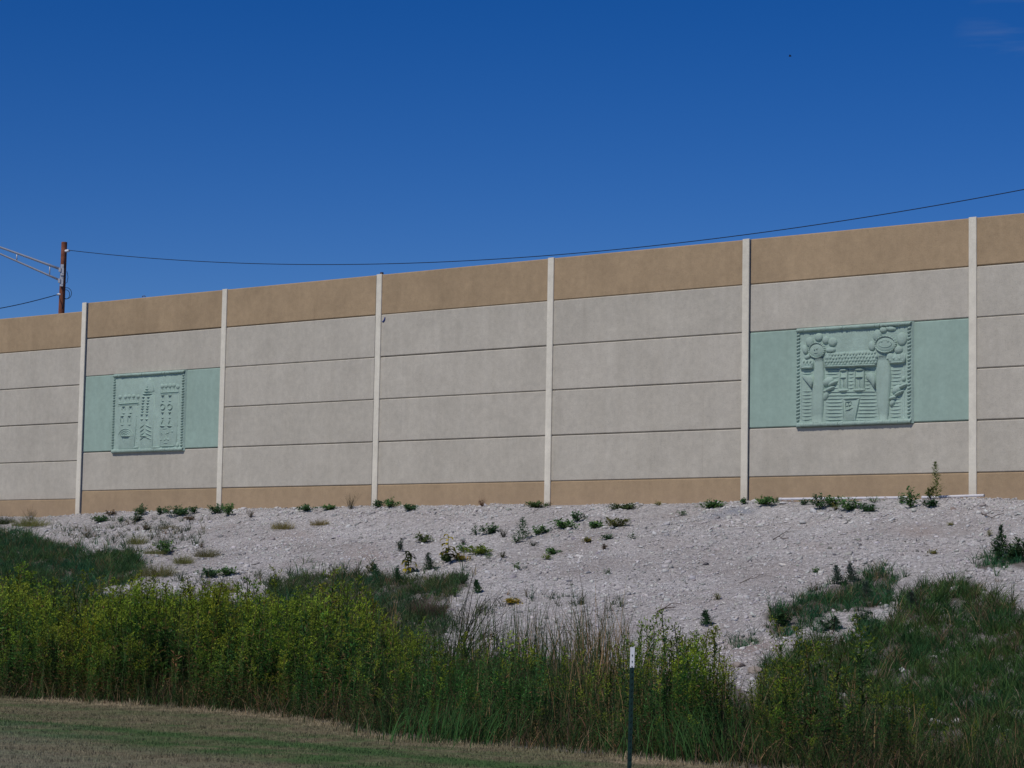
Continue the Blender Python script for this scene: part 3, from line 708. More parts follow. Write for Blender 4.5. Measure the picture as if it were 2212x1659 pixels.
# ---------------------------------------------------------------- T-post in the foreground
TP = 20.0
tt = at(1366.5, 1398, TP); tb0 = at(1359.5, 1659, TP); dd = (tb0-tt).normalized(); tb = tt+dd*((tt.z-(-.02))/-dd.z)
M_TGREEN = plain("dark_green_enamel", (.012, .035, .032), .45, 0, .2, 30)
tpost = empty("steel_fence_post", tb, "dark green steel fence post with a white tip standing before the reeds", "fence post")
right = Vector((math.cos(rad(12)), math.sin(rad(-12)), 0)); back = Vector((-right.y, right.x, 0))
axis = (tt-tb).normalized(); L = (tt-tb).length
def tsec(mb, z0, z1, grow=0):
    c = (z0+z1)/2; h = (z1-z0)/2
    mb.box(tb+axis*c, right*(.0185+grow), back*(.003+grow), axis*h)
    mb.box(tb+axis*c+back*(.021+grow*.5), right*(.003+grow), back*(.017), axis*(h-.0005))
mb = MB(); tsec(mb, 0, L-.175)
for k in range(22):
    z = .06+k*.054
    if z < L-.18: mb.box(tb+axis*z-back*.006, right*.006, back*.004, axis*.009)
mb.build("post_shaft", M_TGREEN, tpost)
mb = MB(); tsec(mb, L-.1745, L, .0007); tipw = mb.build("white_tip", M_WHITE, tpost)
for k in (.03, .075, .128):
    mb = MB(); mb.box(tb+axis*(L-.175+k-.022)-back*.0065, right*.0035, back*.003, axis*.006); mb.build("stud", M_TGREEN, tipw)

# ---------------------------------------------------------------- things lying along the wall foot
M_PVC = plain("white_plastic", (.66, .64, .66), .5, 0, .08, 5)
def gpt(px, w_, dz=0):
    # point at distance w_ from the wall under a picture column
    d = ray(px, 1085); t = (w_+P0@Nv)/(d[:2]@Nv); x, y = d[0]*t, d[1]*t
    return Vector((x, y, float(Hxy(x, y))+dz))
for (x0, x1, z0, z1, lab) in ((1683, 1960, .05, .06, "longer white pipe lying at the wall foot, partly hidden by weeds"), (1992, 2126, .055, .075, "shorter white pipe lying across the foot of the last full wall post")):
    a = gpt(x0, .42, z0); b = gpt(x1, .40, z1); mb = MB()
    d_ = (b-a).normalized(); mb.tube([a, b], .032, 12, cap=False); mb.tube([b, a], .026, 12, cap=False)
    mb.tube([a-d_*.001, a+d_*.08], .037, 12, cap=False)
    o = mb.build("plastic_pipe", M_PVC, None, origin=a, smooth=True); prop(o, lab, "pipe", "white pipes at the wall foot")
M_BLUE = plain("blue_plastic", (.02, .05, .25), .6)
c = Vector(WP(12.42, .012, 9.28))
mb = MB(); dv = Vector((Dv[0], Dv[1], 0)); mb.tube([c+dv*.06+Vector((0, 0, .06)), c+dv*.05+Vector((0, 0, .0)), c+dv*.01+Vector((0, 0, -.05)), c-dv*.04+Vector((0, 0, -.06))], [.012, .02, .022, .01], 6)
o = mb.build("plastic_strip", M_BLUE, None, origin=c); prop(o, "small hooked strip of blue plastic stuck high beside the third full wall post", "plastic scrap")
M_RUST = plain("rusty_metal", (.10, .06, .05), .9)
mb = MB()
c = Vector(WP(12.27, -.05, 10.585)); mb.box(c, dv*.035, Vector((Nv[0], Nv[1], 0))*.035, (0, 0, .03)); mb.build("lifting_loop", M_RUST, wall)
mb = MB(); c = Vector(WP(2.55, -.05, 10.565)); mb.tube([c-dv*.07, c-dv*.05+Vector((0, 0, .03)), c+dv*.05+Vector((0, 0, .03)), c+dv*.07], .012, 6); mb.build("lifting_loop", M_RUST, wall)

# ---------------------------------------------------------------- loose gravel (stuff) and rocks (things)
def chips(P, size, colr, seed=0):
    r = np.random.default_rng(seed); n = len(P)
    base = np.array([(-1, -1, -1), (1, -1, -1), (1, 1, -1), (-1, 1, -1), (-1, -1, 1), (1, -1, 1), (1, 1, 1), (-1, 1, 1)], float)
    B = base[None]*r.uniform(.55, 1.1, (n, 8, 3))
    B[:, 4:, :2] *= r.uniform(.4, .85, (n, 1, 2))
    ext = np.stack([size*r.uniform(.8, 1.4, n), size*r.uniform(.5, 1.0, n), size*r.uniform(.25, .65, n)], -1)
    B = B*ext[:, None]
    a = r.uniform(0, 2*np.pi, n); c, s_ = np.cos(a), np.sin(a)
    x = B[..., 0]*c[:, None]-B[..., 1]*s_[:, None]; y = B[..., 0]*s_[:, None]+B[..., 1]*c[:, None]; z = B[..., 2]
    tl = r.normal(0, .3, (n, 1)); z = z+x*tl
    V = np.stack([x, y, z], -1)+P[:, None]
    V = V.reshape(-1, 3)
    f = np.array([(0, 3, 2, 1), (4, 5, 6, 7), (0, 1, 5, 4), (1, 2, 6, 5), (2, 3, 7, 6), (3, 0, 4, 7)])
    Q = (f[None]+8*np.arange(n)[:, None, None]).reshape(-1, 4)
    return V, Q, np.repeat(colr, 8, 0)
n = 72000
s_ = rng.uniform(-8, 48, n*2); w_ = rng.uniform(.1, 18.5, n*2)
x, y = sw(s_, w_); z = H(s_, w_); px, py = proj(x, y, z)
k = (px > -300) & (px < 2500) & (py < 1500)
k &= rng.uniform(0, 1, n*2) > soilmask(s_, w_)*1.05
x, y, z = x[k][:n], y[k][:n], z[k][:n]; m_ = len(x)
size = np.clip(rng.lognormal(math.log(.017), .52, m_), .008, .09)
tone = rng.normal(0, .16, m_); cc = np.array([.525, .503, .480])[None]*(1+tone[:, None])+rng.normal(0, .012, (m_, 3)); hi = rng.uniform(0, 1, m_) < .03; cc[hi] = np.array([.66, .65, .63]); cc *= (1+.10*noise(x, y, .25, k=2)+.07*noise(x, y, .8, k=4))[:, None]; size *= np.clip(1+.35*noise(x, y, .3, k=6), .6, 1.6); dk = rng.uniform(0, 1, m_) < .04; cc[dk] *= .45
V, Q, C = chips(np.stack([x, y, z+size*.15], -1), size, np.clip(cc, .03, .85), 3)
o = mesh_np("gravel", V, Q, M_STONE, col=C); prop(o, kind='stuff')
print("gravel chips", m_)
import bmesh
from mathutils import noise as mn
def rock(px, py, wpx, asp, colr, label, seed):
    p, t = ground_at(px, py); r = wpx*t/F/2
    bm = bmesh.new(); bmesh.ops.create_icosphere(bm, subdivisions=3, radius=1)
    rr = random.Random(seed); off = Vector((rr.uniform(0, 50),)*3); pl = [(Vector((rr.gauss(0, 1), rr.gauss(0, 1), rr.gauss(0, 1))).normalized(), rr.uniform(.5, .85)) for _ in range(9)]
    for v in bm.verts:
        d = v.co.normalized(); q = 1.0
        for nrm, dist in pl:
            k = d.dot(nrm)
            if k > 1e-3: q = min(q, dist/k)
        q += .05*mn.noise(d*2.5+off)+.02*mn.noise(d*7+off)
        v.co = Vector((d.x*q*1.1, d.y*q*.9, d.z*q*asp*1.1))*r
    me = bpy.data.meshes.new("rock"); bm.to_mesh(me); bm.free()
    a = me.color_attributes.new("col", 'FLOAT_COLOR', 'POINT')
    a.data.foreach_set("color", np.tile(np.array([*colr, 1], np.float32), len(me.vertices)))
    o = link("rock", me, M_STONE, None, p+Vector((0, 0, r*asp*.25))); o.rotation_euler = (0, 0, rr.uniform(0, 6))
    prop(o, label, "rock", "rocks on the bank")
WHT = (.66, .65, .64); GRY = (.40, .38, .37); DRK = (.13, .12, .125); BRN = (.30, .24, .21)
ROCKS = [
 (1525, 1222, 17, .6, DRK, "dark grey rock alone on the pale open gravel between the seedling and the wall"),
 (1442, 1134, 17, .6, (.5, .48, .48), "pale block with a shaded underside on upper gravel, above and left of the dark rock"),
 (1270, 1238, 15, .4, (.25, .26, .28), "flat slate grey stone in mid gravel above the middle reeds"),
 (1227, 1257, 18, .6, (.5, .47, .46), "rounded pale stone just above the grass tuft on the centre gravel"),
 (1207, 1098, 17, .3, WHT, "flat white slab at the foot of the fourth full wall post"),
 (637, 1101, 13, .7, WHT, "round white rock at the wall foot in the second full bay, left of low weeds"),
 (667, 1102, 7, .7, WHT, "smaller white stone beside the low weeds at the wall foot of the second full bay"),
 (1586, 1342, 15, .6, WHT, "white angular rock above the reeds, lower left of a similar pale one"),
 (1613, 1335, 15, .5, (.55, .52, .52), "pale angular rock upper right of the white angular rock"),
 (1803, 1200, 9, .8, (.22, .21, .22), "small dark pointed stone above the right grass patch"),
 (1885, 1199, 8, .7, WHT, "small white stone above the tip of the right grass patch"),
 (1985, 1207, 10, .8, WHT, "round white stone between the two right-hand grass patches and the shrub"),
 (1751, 1206, 7, .7, WHT, "little white stone left of the small dark pointed stone"),
 (1775, 1110, 16, .35, WHT, "flat white chip just below the weeds covering the long pipe"),
 (1690, 1088, 20, .3, WHT, "flat white slab lying at the left end of the longer pipe"),
 (2058, 1102, 16, .8, BRN, "brownish block with a shaded right side below the shorter pipe"),
 (2125, 1094, 20, .45, (.38, .34, .32), "low brown-grey rock near the right end of the shorter pipe"),
 (1426, 1287, 14, .6, (.5, .48, .47), "pale stone low on the gravel above the middle of the reeds"),
 (1370, 1270, 24, .35, (.46, .43, .42), "long flat pale stone leaning on the slope right of centre"),
 (395, 1277, 14, .6, WHT, "bright white rock just above the goldenrod tops on the left"),
 (347, 1273, 9, .6, WHT, "small white stone left of the bright white rock above the goldenrod"),
 (443, 1307, 12, .5, WHT, "white stone half sunk among the goldenrod tops"),
 (518, 1255, 13, .4, WHT, "thin white chip on bare gravel right of the olive tufts"),
 (424, 1133, 8, .6, WHT, "small white stone on upper gravel below the leafy weed row of the first full bay"),
 (2065, 1280, 28, .7, (.50, .49, .47), "pale boulder peeping out of the top of the right grass mass"),
 (1946, 1451, 18, .7, WHT, "white mushroom-shaped rock in the middle of the right grass mass"),
 (2019, 1570, 42, .7, (.55, .53, .5), "largest pale boulder among stalks at the lower right"),
 (2065, 1563, 24, .9, (.55, .53, .5), "pale boulder touching the right side of the largest one"),
 (2152, 1577, 26, .7, (.6, .58, .55), "round pale rock in the grass near the lower right corner"),
 (2178, 1581, 15, .6, (.55, .53, .5), "small pale rock just right of the round one near the lower right corner"),
 (1925, 1590, 20, 1., (.46, .42, .40), "upright pinkish rock left of the largest boulder"),
 (1880, 1580, 12, 1., (.5, .48, .46), "small upright pale rock furthest left among the lower boulders"),
 (1625, 1470, 13, .8, WHT, "white stone at the foot of the bare earth gap"),
 (1595, 1440, 36, .6, (.34, .29, .25), "tan lump of earth and rock in the gap between the weeds, left one"),
 (1630, 1453, 40, .5, (.34, .29, .25), "tan lump of earth and rock in the gap between the weeds, right one"),
 (1820, 1503, 24, .5, (.42, .4, .38), "greyish flat rock inside the grass right of the tall right-hand weeds"),
 (2021, 1423, 26, .4, (.46, .43, .41), "low pale stone patch showing in the right grass below the boulder"),
 (1604, 1142, 22, .2, (.5, .47, .47), "flat pale slab on the gravel below the bluish grit patch"),
 (964, 1372, 12, .6, (.45, .43, .42), "pale stone among the grass at the left of the reeds"),
 (1308, 1262, 9, .6, WHT, "white pebble right of the flat slate stone"),
 (870, 1362, 12, .9, (.42, .42, .45), "upright grey stone among thin grass left of the reeds"),
]
for i, r_ in enumerate(ROCKS): rock(*r_, seed=i*3+1)
M_TWIG = plain("dead_wood", (.12, .095, .08), .9, 0, .3, 30)
def twig(pxs, rad_, label):
    pts = []
    for i, (a, b) in enumerate(pxs):
        p, t = ground_at(a, b); pts.append(p+Vector((0, 0, rad_+.01+.04*math.sin(i*1.7)**2)))
    mb = MB(); mb.tube(pts, [rad_*(1-.6*i/len(pts)) for i in range(len(pts))], 6)
    mb.tube([pts[1], pts[1]+Vector((.15, -.1, .10)), pts[1]+Vector((.32, -.16, .09))], [rad_*.6, rad_*.4, rad_*.2], 5)
    prop(mb.build("twig", M_TWIG, None, origin=pts[0]), label, "twig", "dead twigs on the gravel")
twig([(2120, 1112), (2128, 1119), (2142, 1121), (2155, 1118), (2168, 1113)], .013, "curved dead twig on the gravel below the right end of the wall")
twig([(1670, 1168), (1682, 1165), (1692, 1167), (1704, 1168)], .014, "short dark twig on the gravel above the right grass patch")
twig([(1420, 1325), (1434, 1322), (1446, 1316), (1458, 1320)], .016, "bent dark twig low on the gravel above the right of the reeds")
twig([(1598, 1262), (1616, 1258), (1630, 1252), (1642, 1248)], .009, "thin long twig lying up the gravel slope left of the right grass patch")

# ---------------------------------------------------------------- plant geometry (numpy)
def leafquads(base, direc, side, L, Wd, droop=0):
    """one kite quad per leaf"""
    mid = base+direc*(L*.45)[:, None]; tip = base+direc*L[:, None]; tip[:, 2] -= droop*L
    V = np.stack([base, mid+side*(Wd/2)[:, None], tip, mid-side*(Wd/2)[:, None]], 1)
    return V.reshape(-1, 3)
def quads(n, b=0): return (np.arange(n*4).reshape(n, 4)+b)
def unit(v): return v/np.maximum(np.linalg.norm(v, axis=-1, keepdims=True), 1e-9)
def blades(P, h, wd, lean, az, bend, colr, seg=3, tipcol=None, r=None):
    """grass blades: P (n,3), returns V,Q,C. lean: radians at root, bend: extra lean at tip"""
    n = len(P); r = r or rng
    rows = []; cols = []
    p = P.copy(); a = lean.copy(); dirh = np.stack([np.cos(az), np.sin(az), np.zeros(n)], -1)
    face = r.uniform(0, 2*np.pi, n); sd_ = np.stack([np.cos(face), np.sin(face), np.zeros(n)], -1)
    for i in range(seg+1):
        t = i/seg; wv = wd*(1-.85*t**1.6)/2
        rows.append(np.stack([p-sd_*wv[:, None], p+sd_*wv[:, None]], 1))
        c = colr if tipcol is None else colr*(1-t)+tipcol*t
        cols.append(np.repeat(c[:, None], 2, 1))
        st = dirh*np.sin(a)[:, None]; st[:, 2] = np.cos(a)
        p = p+st*(h/seg)[:, None]; a = a+bend/seg
    V = np.stack(rows, 1).reshape(-1, 3); C = np.stack(cols, 1).reshape(-1, 3)
    b0 = (np.arange(n)*(seg+1)*2)[:, None, None]; k = (np.arange(seg)*2)[None, :, None]; f = np.array([0, 1, 3, 2])[None, None]
    return V, (b0+k+f).reshape(-1, 4), C
def merge(parts):
    V = []; Q = []; C = []; b = 0
    for v, q, c in parts: V.append(v); Q.append(q+b); C.append(c); b += len(v)
    return np.concatenate(V), np.concatenate(Q), np.concatenate(C)
def jit(c, n, v=.2, h=.06): return np.clip(np.array(c)[None]*(1+rng.normal(0, v, (n, 1)))*(1+rng.normal(0, h, (n, 3))), .004, .9)

GA, GB = (.060, .122, .028), (.185, .240, .026)
def goldenrod_template(seed, plume=True, nl=62):
    """height 1 plant; returns V,Q,C relative, C base colours"""
    r = np.random.default_rng(seed); VV = []; CC = []
    lean = r.normal(0, .05, 2)
    def axis(t): return np.stack([lean[0]*t+.02*np.sin(t*5+seed), lean[1]*t+.02*np.cos(t*4+seed), t], -1)
    # stem
    ts = np.linspace(0, .97, 5); A = axis(ts); a0 = r.uniform(0, 6); sdv = np.array([math.cos(a0), math.sin(a0), 0])*.0035
    for i in range(4):
        VV.append(np.array([A[i]-sdv, A[i]+sdv, A[i+1]+sdv, A[i+1]-sdv])); CC.append(np.tile(np.array([.085, .075, .028]), (4, 1)))
    t = np.sort(r.uniform(.10, .86, nl)); az = np.arange(nl)*2.4+r.uniform(0, .8, nl)
    el = r.uniform(.3, 1.25, nl)-(1-t)*.35
    d = np.stack([np.cos(az)*np.cos(el), np.sin(az)*np.cos(el), np.sin(el)], -1); sd_ = np.stack([-np.sin(az), np.cos(az), np.zeros(nl)], -1)
    L = r.uniform(.055, .105, nl)*(1.15-.55*t); W_ = L*r.uniform(.18, .32, nl)
    VV.append(leafquads(axis(t), d, sd_, L, W_, .18))
    c = np.array(GA)[None]*(r.uniform(.65, 1.35, (nl, 1)))*(.8+.35*t[:, None])
    dead = (r.uniform(0, 1, nl) < .6*(1-t)**2.0); c[dead] = np.array([.20, .125, .055])*r.uniform(.5, 1.4, (dead.sum(), 1))
    CC.append(np.repeat(c, 4, 0))
    if plume:
        nb = 11
        for k in range(nb):
            t0 = .74+.23*k/nb; a = r.uniform(0, 6.28); L0 = .115*(1.05-(k/nb)*.75)*r.uniform(.7, 1.2); m = 8
            u = np.linspace(.15, 1, m); hd = np.array([math.cos(a), math.sin(a)])
            P = np.stack([hd[0]*u*L0, hd[1]*u*L0, L0*(1.15*u-.55*u*u)], -1)+axis(np.array([t0]))
            dr = unit(r.normal(0, 1, (m, 3))+np.array([0, 0, .9])); sv = unit(np.cross(dr, r.normal(0, 1, (m, 3))))
            VV.append(leafquads(P, dr, sv, r.uniform(.016, .032, m), r.uniform(.007, .013, m)))
            c = np.array(GB)[None]*r.uniform(.6, 1.25, (m, 1)); CC.append(np.repeat(c, 4, 0))
    return np.concatenate(VV), np.concatenate(CC)
TEMPL = [goldenrod_template(i) for i in range(8)]; TEMPL_G = [goldenrod_template(20+i, False, 66) for i in range(5)]
def scatter(templs, P, h, colmul, seed=1):
    r = np.random.default_rng(seed); parts = []
    idx = r.integers(0, len(templs), len(P))
    for k, (tv, tc) in enumerate(templs):
        sel = np.where(idx == k)[0]
        if not len(sel): continue
        a = r.uniform(0, 2*np.pi, len(sel)); c, s__ = np.cos(a)[:, None], np.sin(a)[:, None]
        sc = h[sel][:, None]; sx = sc*r.uniform(.85, 1.25, (len(sel), 1))
        x = (tv[None, :, 0]*c-tv[None, :, 1]*s__)*sx; y = (tv[None, :, 0]*s__+tv[None, :, 1]*c)*sx; z = tv[None, :, 2]*sc
        ln = r.normal(0, .07, (len(sel), 2)); x = x+z*ln[:, :1]; y = y+z*ln[:, 1:]
        V = np.stack([x, y, z], -1)+P[sel][:, None]
        C = np.clip(tc[None]*colmul[sel][:, None], .003, .9)
        n = V.shape[0]*V.shape[1]
        parts.append((V.reshape(-1, 3), quads(n//4), C.reshape(-1, 3)))
    return merge(parts)
def pts_sw(n, s0, s1, w0, w1):
    s = rng.uniform(s0, s1, n); w_ = rng.uniform(w0, w1, n); x, y = sw(s, w_); z = H(s, w_)
    return s, w_, np.stack([x, y, z-.01], -1)
CLEAR = [(2019, 1596, 40, 36), (2065, 1592, 28, 36), (2152, 1602, 26, 30), (2178, 1600, 16, 22), (1925, 1612, 18, 28), (1946, 1462, 14, 16), (2065, 1290, 18, 14), (2021, 1428, 18, 10), (1820, 1508, 16, 12), (1608, 1455, 34, 60), (1625, 1480, 14, 20), (1880, 1588, 10, 16)]
def thinned(px, py, n):
    m = np.zeros(n, bool)
    for cx, cy, rx, ry in CLEAR: m |= ((px-cx)/rx)**2+((py-cy)/ry)**2 < 1
    return m & (rng.uniform(0, 1, n) < .93)
def pcol(P):  # picture column of plants (used for the species' zones along the ditch)
    return proj(P[:, 0], P[:, 1], P[:, 2])
# goldenrod zones -----------------------------------------------------------------
s_, w_, P = pts_sw(17000, 12, 47, 16.0, 27.8)
px, py = pcol(P); q = we(s_)-w_
n1 = noise(s_, w_, .35, k=2)
dens = np.interp(px, [-200, 700, 790, 860, 960, 1040, 1120, 1330, 1380, 1420, 1560, 1585, 1625, 1650, 1720, 1850, 2000, 2400], [1, 1, .9, .85, .8, .75, .72, .55, .85, 1, 1, .30, .15, 1, 1, .9, .4, .25])
depth = np.interp(px, [-200, 500, 700, 850, 1300, 1500, 1700, 2000], [6.4, 6.0, 5.4, 4.8, 4.4, 4.2, 3.4, 2.2])
keep = ~thinned(px, py, len(q)) & (q > .05+.18*noise(s_, w_, 1.1, k=5)+.14*noise(s_, w_, 3.2, k=2)) & (q < depth+.5*n1) & (rng.uniform(0, 1, len(q)) < dens*(.66+.38*n1)) & (px > -300) & (px < 2500)
s_, w_, P, q, px = s_[keep], w_[keep], P[keep], q[keep], px[keep]
hm = np.interp(px, [-100, 100, 400, 700, 800, 860, 1000, 1300, 1360, 1420, 1550, 1600, 1700, 1850, 2000, 2300], [1.76, 1.68, 1.74, 1.64, 1.62, 1.3, 1.2, 1.15, 1.3, 1.36, 1.28, .8, 1.4, 1.2, .75, .65])
h = hm*np.clip(.38+q*.55, .35, 1.0)*rng.uniform(.55, 1.10, len(q))**.8*(1+.17*noise(s_, w_, .45, k=6)+.12*noise(s_, w_, 1.3, k=1))
mul = (1+rng.normal(0, .26, (len(q), 1)))*(1+.22*noise(s_, w_, .9, k=2)[:, None])*np.stack([1+.20*noise(s_, w_, .5, k=3), 1+.08*noise(s_, w_, .5, k=1), 1+.25*noise(s_, w_, .6, k=5)], -1); mul = np.clip(mul*1.38, .35, 2.4)
mul *= np.interp(px, [0, 800, 1500, 2200], [1, 1, .9, .75])[:, None]
isg = rng.uniform(0, 1, len(q)) < np.interp(px, [0, 700, 1000, 1700, 2200], [.34, .4, .85, .35, .6])
V1 = scatter(TEMPL, P[~isg], h[~isg], mul[~isg], 2); V2 = scatter(TEMPL_G, P[isg], h[isg]*.9, mul[isg]*np.array([.82, 1.02, 1.15]), 3)
V, Q, C = merge([V1, V2]); o = mesh_np("goldenrod", V, Q, M_LEAF, col=C); prop(o, kind='stuff'); print("goldenrod", len(P), len(Q))
# reeds --------------------------------------------------------------------------
s_, w_, P = pts_sw(60000, 14, 47, 17.0, 27.5)
px, py = pcol(P); q = we(s_)-w_; n1 = noise(s_, w_, .45, k=4)
dens = np.interp(px, [-100, 400, 520, 640, 720, 800, 860, 1000, 1180, 1230, 1340, 1420, 1560, 1600, 1700, 2000, 2300], [.30, .30, .32, .42, .50, .42, .45, .50, .52, .80, .80, .45, .40, .10, .35, .22, .15])
keep = ~thinned(px, py, len(q)) & (q > .25) & (q < 6.3+.8*n1) & (rng.uniform(0, 1, len(q)) < dens*np.clip(.42+.5*n1, 0, 1)) & (px > -300) & (px < 2500)
s_, w_, P, q, px = s_[keep], w_[keep], P[keep], q[keep], px[keep]; n = len(q)
hm = np.interp(px, [0, 600, 700, 790, 850, 930, 1000, 1180, 1240, 1320, 1400, 1500, 1700, 2200], [1.4, 1.6, 1.72, 1.6, 1.15, 1.05, 1.3, 1.32, 1.6, 1.6, 1.4, 1.25, .9, .6])
cl = noise(s_, w_, .9, k=6)
h = hm*np.clip(.30+.20*q, .25, 1.02)*rng.uniform(.6, 1.12, n)*(1+.12*cl)
deadp = np.interp(px, [0, 600, 680, 790, 850, 1150, 1230, 1290, 1380, 1600, 2200], [.30, .38, .5, .45, .22, .25, .45, .5, .35, .3, .3])
dead = rng.uniform(0, 1, n) < deadp
C0 = jit((.050, .098, .036), n, .4, .08); C0[dead] = jit((.30, .215, .115), dead.sum(), .4, .06)
V, Q, C = blades(P, h, rng.uniform(.008, .022, n)*np.clip(.45+.2*q, .45, 1), np.abs(rng.normal(0, .11, n)), rng.uniform(0, 6.28, n), np.abs(rng.normal(0, .35, n))+(rng.uniform(0, 1, n) < .12)*rng.uniform(.8, 2.4, n), C0, 5, C0*np.array([1.15, 1.05, .9]))
o = mesh_np("reeds", V, Q, M_LEAF, col=C); prop(o, kind='stuff'); print("reeds", n)
# undergrowth along the ditch -----------------------------------------------------
s_, w_, P = pts_sw(190000, 12, 47, 14.0, 27.6)
px, py = pcol(P); q = we(s_)-w_
keep = ~thinned(px, py, len(q)) & (q > -.08+.2*noise(s_, w_, 1.1, k=5)+.16*noise(s_, w_, 3.2, k=2)) & (q < np.interp(px, [0, 800, 900, 1350, 1400, 2200], [9.5, 9.5, 6.5, 6.2, 6.5, 8])) & (px > -300) & (px < 2500) & ((q < 7) | (rng.uniform(0, 1, len(q)) < .6)) & ~((px > 1565) & (px < 1650) & (py < 1500))
s_, w_, P, q, px = s_[keep], w_[keep], P[keep], q[keep], px[keep]; n = len(q)
h = rng.uniform(.16, .60, n)*np.clip(.55+q, .5, 1)*np.interp(px, [0, 1600, 1900, 2200], [1, 1, .75, .7]); C0 = jit((.045, .075, .024), n, .35, .1)
gz = np.clip(noise(s_, w_, .7, k=6)-.45, 0, 1)[:, None]*1.3; C0 = C0*(1-np.clip(gz, 0, 1))+np.array([.060, .145, .038])*np.clip(gz, 0, 1)*rng.uniform(.7, 1.3, (n, 1)); br = rng.uniform(0, 1, n) < .26+.25*np.clip(noise(s_, w_, .5, k=2), -1, 1); C0[br] = jit((.21, .145, .08), br.sum(), .4, .1)
V, Q, C = blades(P, h, rng.uniform(.006, .014, n), np.abs(rng.normal(0, .32, n)), rng.uniform(0, 6.28, n), rng.uniform(.2, 1.8, n), C0, 4)
o = mesh_np("undergrowth", V, Q, M_LEAF, col=C); prop(o, kind='stuff'); print("undergrowth", n)
# grass on the bank ---------------------------------------------------------------
def patch_grass(name, polys, n, hr, cols, lift=.14, seg=3, wd=(.007, .015), thin=.85, hmulf=None):
    s_, w_, P = pts_sw(n, -8, 47, 2.0, 23.5)
    px, py = proj(P[:, 0], P[:, 1], P[:, 2]+lift)
    jx = px+rng.normal(0, 6, n)*(1+3*(rng.uniform(0, 1, n) < .12))+9*noise(s_, w_, .9, k=2); jy = py+rng.normal(0, 3.5, n)*(1+3*(rng.uniform(0, 1, n) < .12))+6*noise(s_, w_, 1.2, k=3)
    k = np.zeros(n, bool)
    for pl in polys: k |= inpoly(jx, jy, pl)
    k &= (px > -300) & (px < 2500) & (we(s_)-w_ > 2.0)
    g = noise(s_, w_, .8, k=5)+.6*noise(s_, w_, 2.2, k=6)
    k &= (rng.uniform(0, 1, n) < np.clip(thin+.42*g, .05, 1))
    k &= ~thinned(px, py, n)
    s_, w_, P, px, g = s_[k], w_[k], P[k], px[k], g[k]; n = len(P)
    h = rng.uniform(*hr, n)*(1+.3*noise(s_, w_, .7, k=1)+.25*noise(s_, w_, 2.5, k=4)); h *= 1+.3*np.clip(g, -1, 1)
    t = np.clip(.5+.45*noise(s_, w_, .45, k=3)+.35*noise(s_, w_, 1.4, k=2)+rng.normal(0, .2, n), 0, 1)[:, None]
    C0 = (np.array(cols[0])*(1-t)+np.array(cols[1])*t)*(1+rng.normal(0, .25, (n, 1)))
    d = rng.uniform(0, 1, n) < .12; C0[d] = jit((.22, .165, .09), d.sum(), .3)
    m = 9; keep = rng.uniform(0, 1, n) < .19; P, h, C0 = P[keep], h[keep], C0[keep]; n = len(P)     # tufts of m blades
    az = rng.uniform(0, 6.28, (n, m)); rr = rng.uniform(0, .055, (n, m)); Pb = np.repeat(P[:, None], m, 1); Pb[..., 0] += np.cos(az)*rr; Pb[..., 1] += np.sin(az)*rr
    tone = rng.uniform(.65, 1.35, (n, 1, 1)); C0 = (np.repeat(C0[:, None], m, 1)*tone*rng.uniform(.75, 1.3, (n, m, 1))).reshape(-1, 3)
    h = (np.repeat(h[:, None], m, 1)*rng.uniform(.55, 1.2, (n, m))*rng.uniform(.7, 1.3, (n, 1))).ravel(); N_ = n*m
    V, Q, C = blades(Pb.reshape(-1, 3), h, rng.uniform(wd[0], wd[1], N_), np.abs(rng.normal(.35, .25, N_)), (az+rng.normal(0, .5, (n, m))).ravel(), rng.uniform(.4, 1.9, N_), np.clip(C0, .004, .5), seg)
    o = mesh_np(name, V, Q, M_LEAF, col=C); prop(o, kind='stuff'); print(name, n); return o
patch_grass("bank_grass", [POLY_A, POLY_A2], 900000, (.14, .34), ((.036, .120, .060), (.074, .134, .040)))
patch_grass("bank_grass", [POLY_B, POLY_B2], 520000, (.16, .36), ((.038, .116, .052), (.095, .128, .042)))
patch_grass("bank_grass", [POLY_D, POLY_D2, POLY_D3, POLY_C], 620000, (.12, .32), ((.034, .120, .060), (.060, .150, .046)))
patch_grass("bank_grass", [POLY_E], 700000, (.14, .40), ((.040, .112, .038), (.082, .142, .034)), thin=.82)
patch_grass("sparse_grass", [POLY_F, [(300, 1240), (420, 1236), (560, 1225), (600, 1260), (560, 1300), (240, 1300)], [(90, 1140), (330, 1110), (460, 1115), (440, 1160), (330, 1170), (200, 1160)], [(960, 1285), (1060, 1290), (1060, 1400), (940, 1420)], [(1068, 1282), (1100, 1270), (1110, 1300), (1080, 1306)], [(1126, 1285), (1160, 1274), (1162, 1290), (1130, 1296)], [(1172, 1296), (1190, 1270), (1222, 1262), (1216, 1280), (1190, 1302)]], 420000, (.12, .30), ((.035, .085, .050), (.085, .10, .045)), thin=.10)
# lone stalks sticking out of the reeds against the gravel --------------------------
n = 260; s_, w_, P = pts_sw(n*6, 20, 46, 17.5, 23); px, py = pcol(P); k = (px > 940) & (px < 1360); P = P[k][:n]; n = len(P)
h = rng.uniform(1.15, 1.95, n)
V, Q, C = blades(P, h, rng.uniform(.010, .017, n), np.abs(rng.normal(0, .07, n)), rng.uniform(0, 6.28, n), np.abs(rng.normal(0, .22, n)), jit((.055, .085, .03), n, .35), 6)
o = mesh_np("tall_reeds", V, Q, M_DRY, col=C); prop(o, kind='stuff')
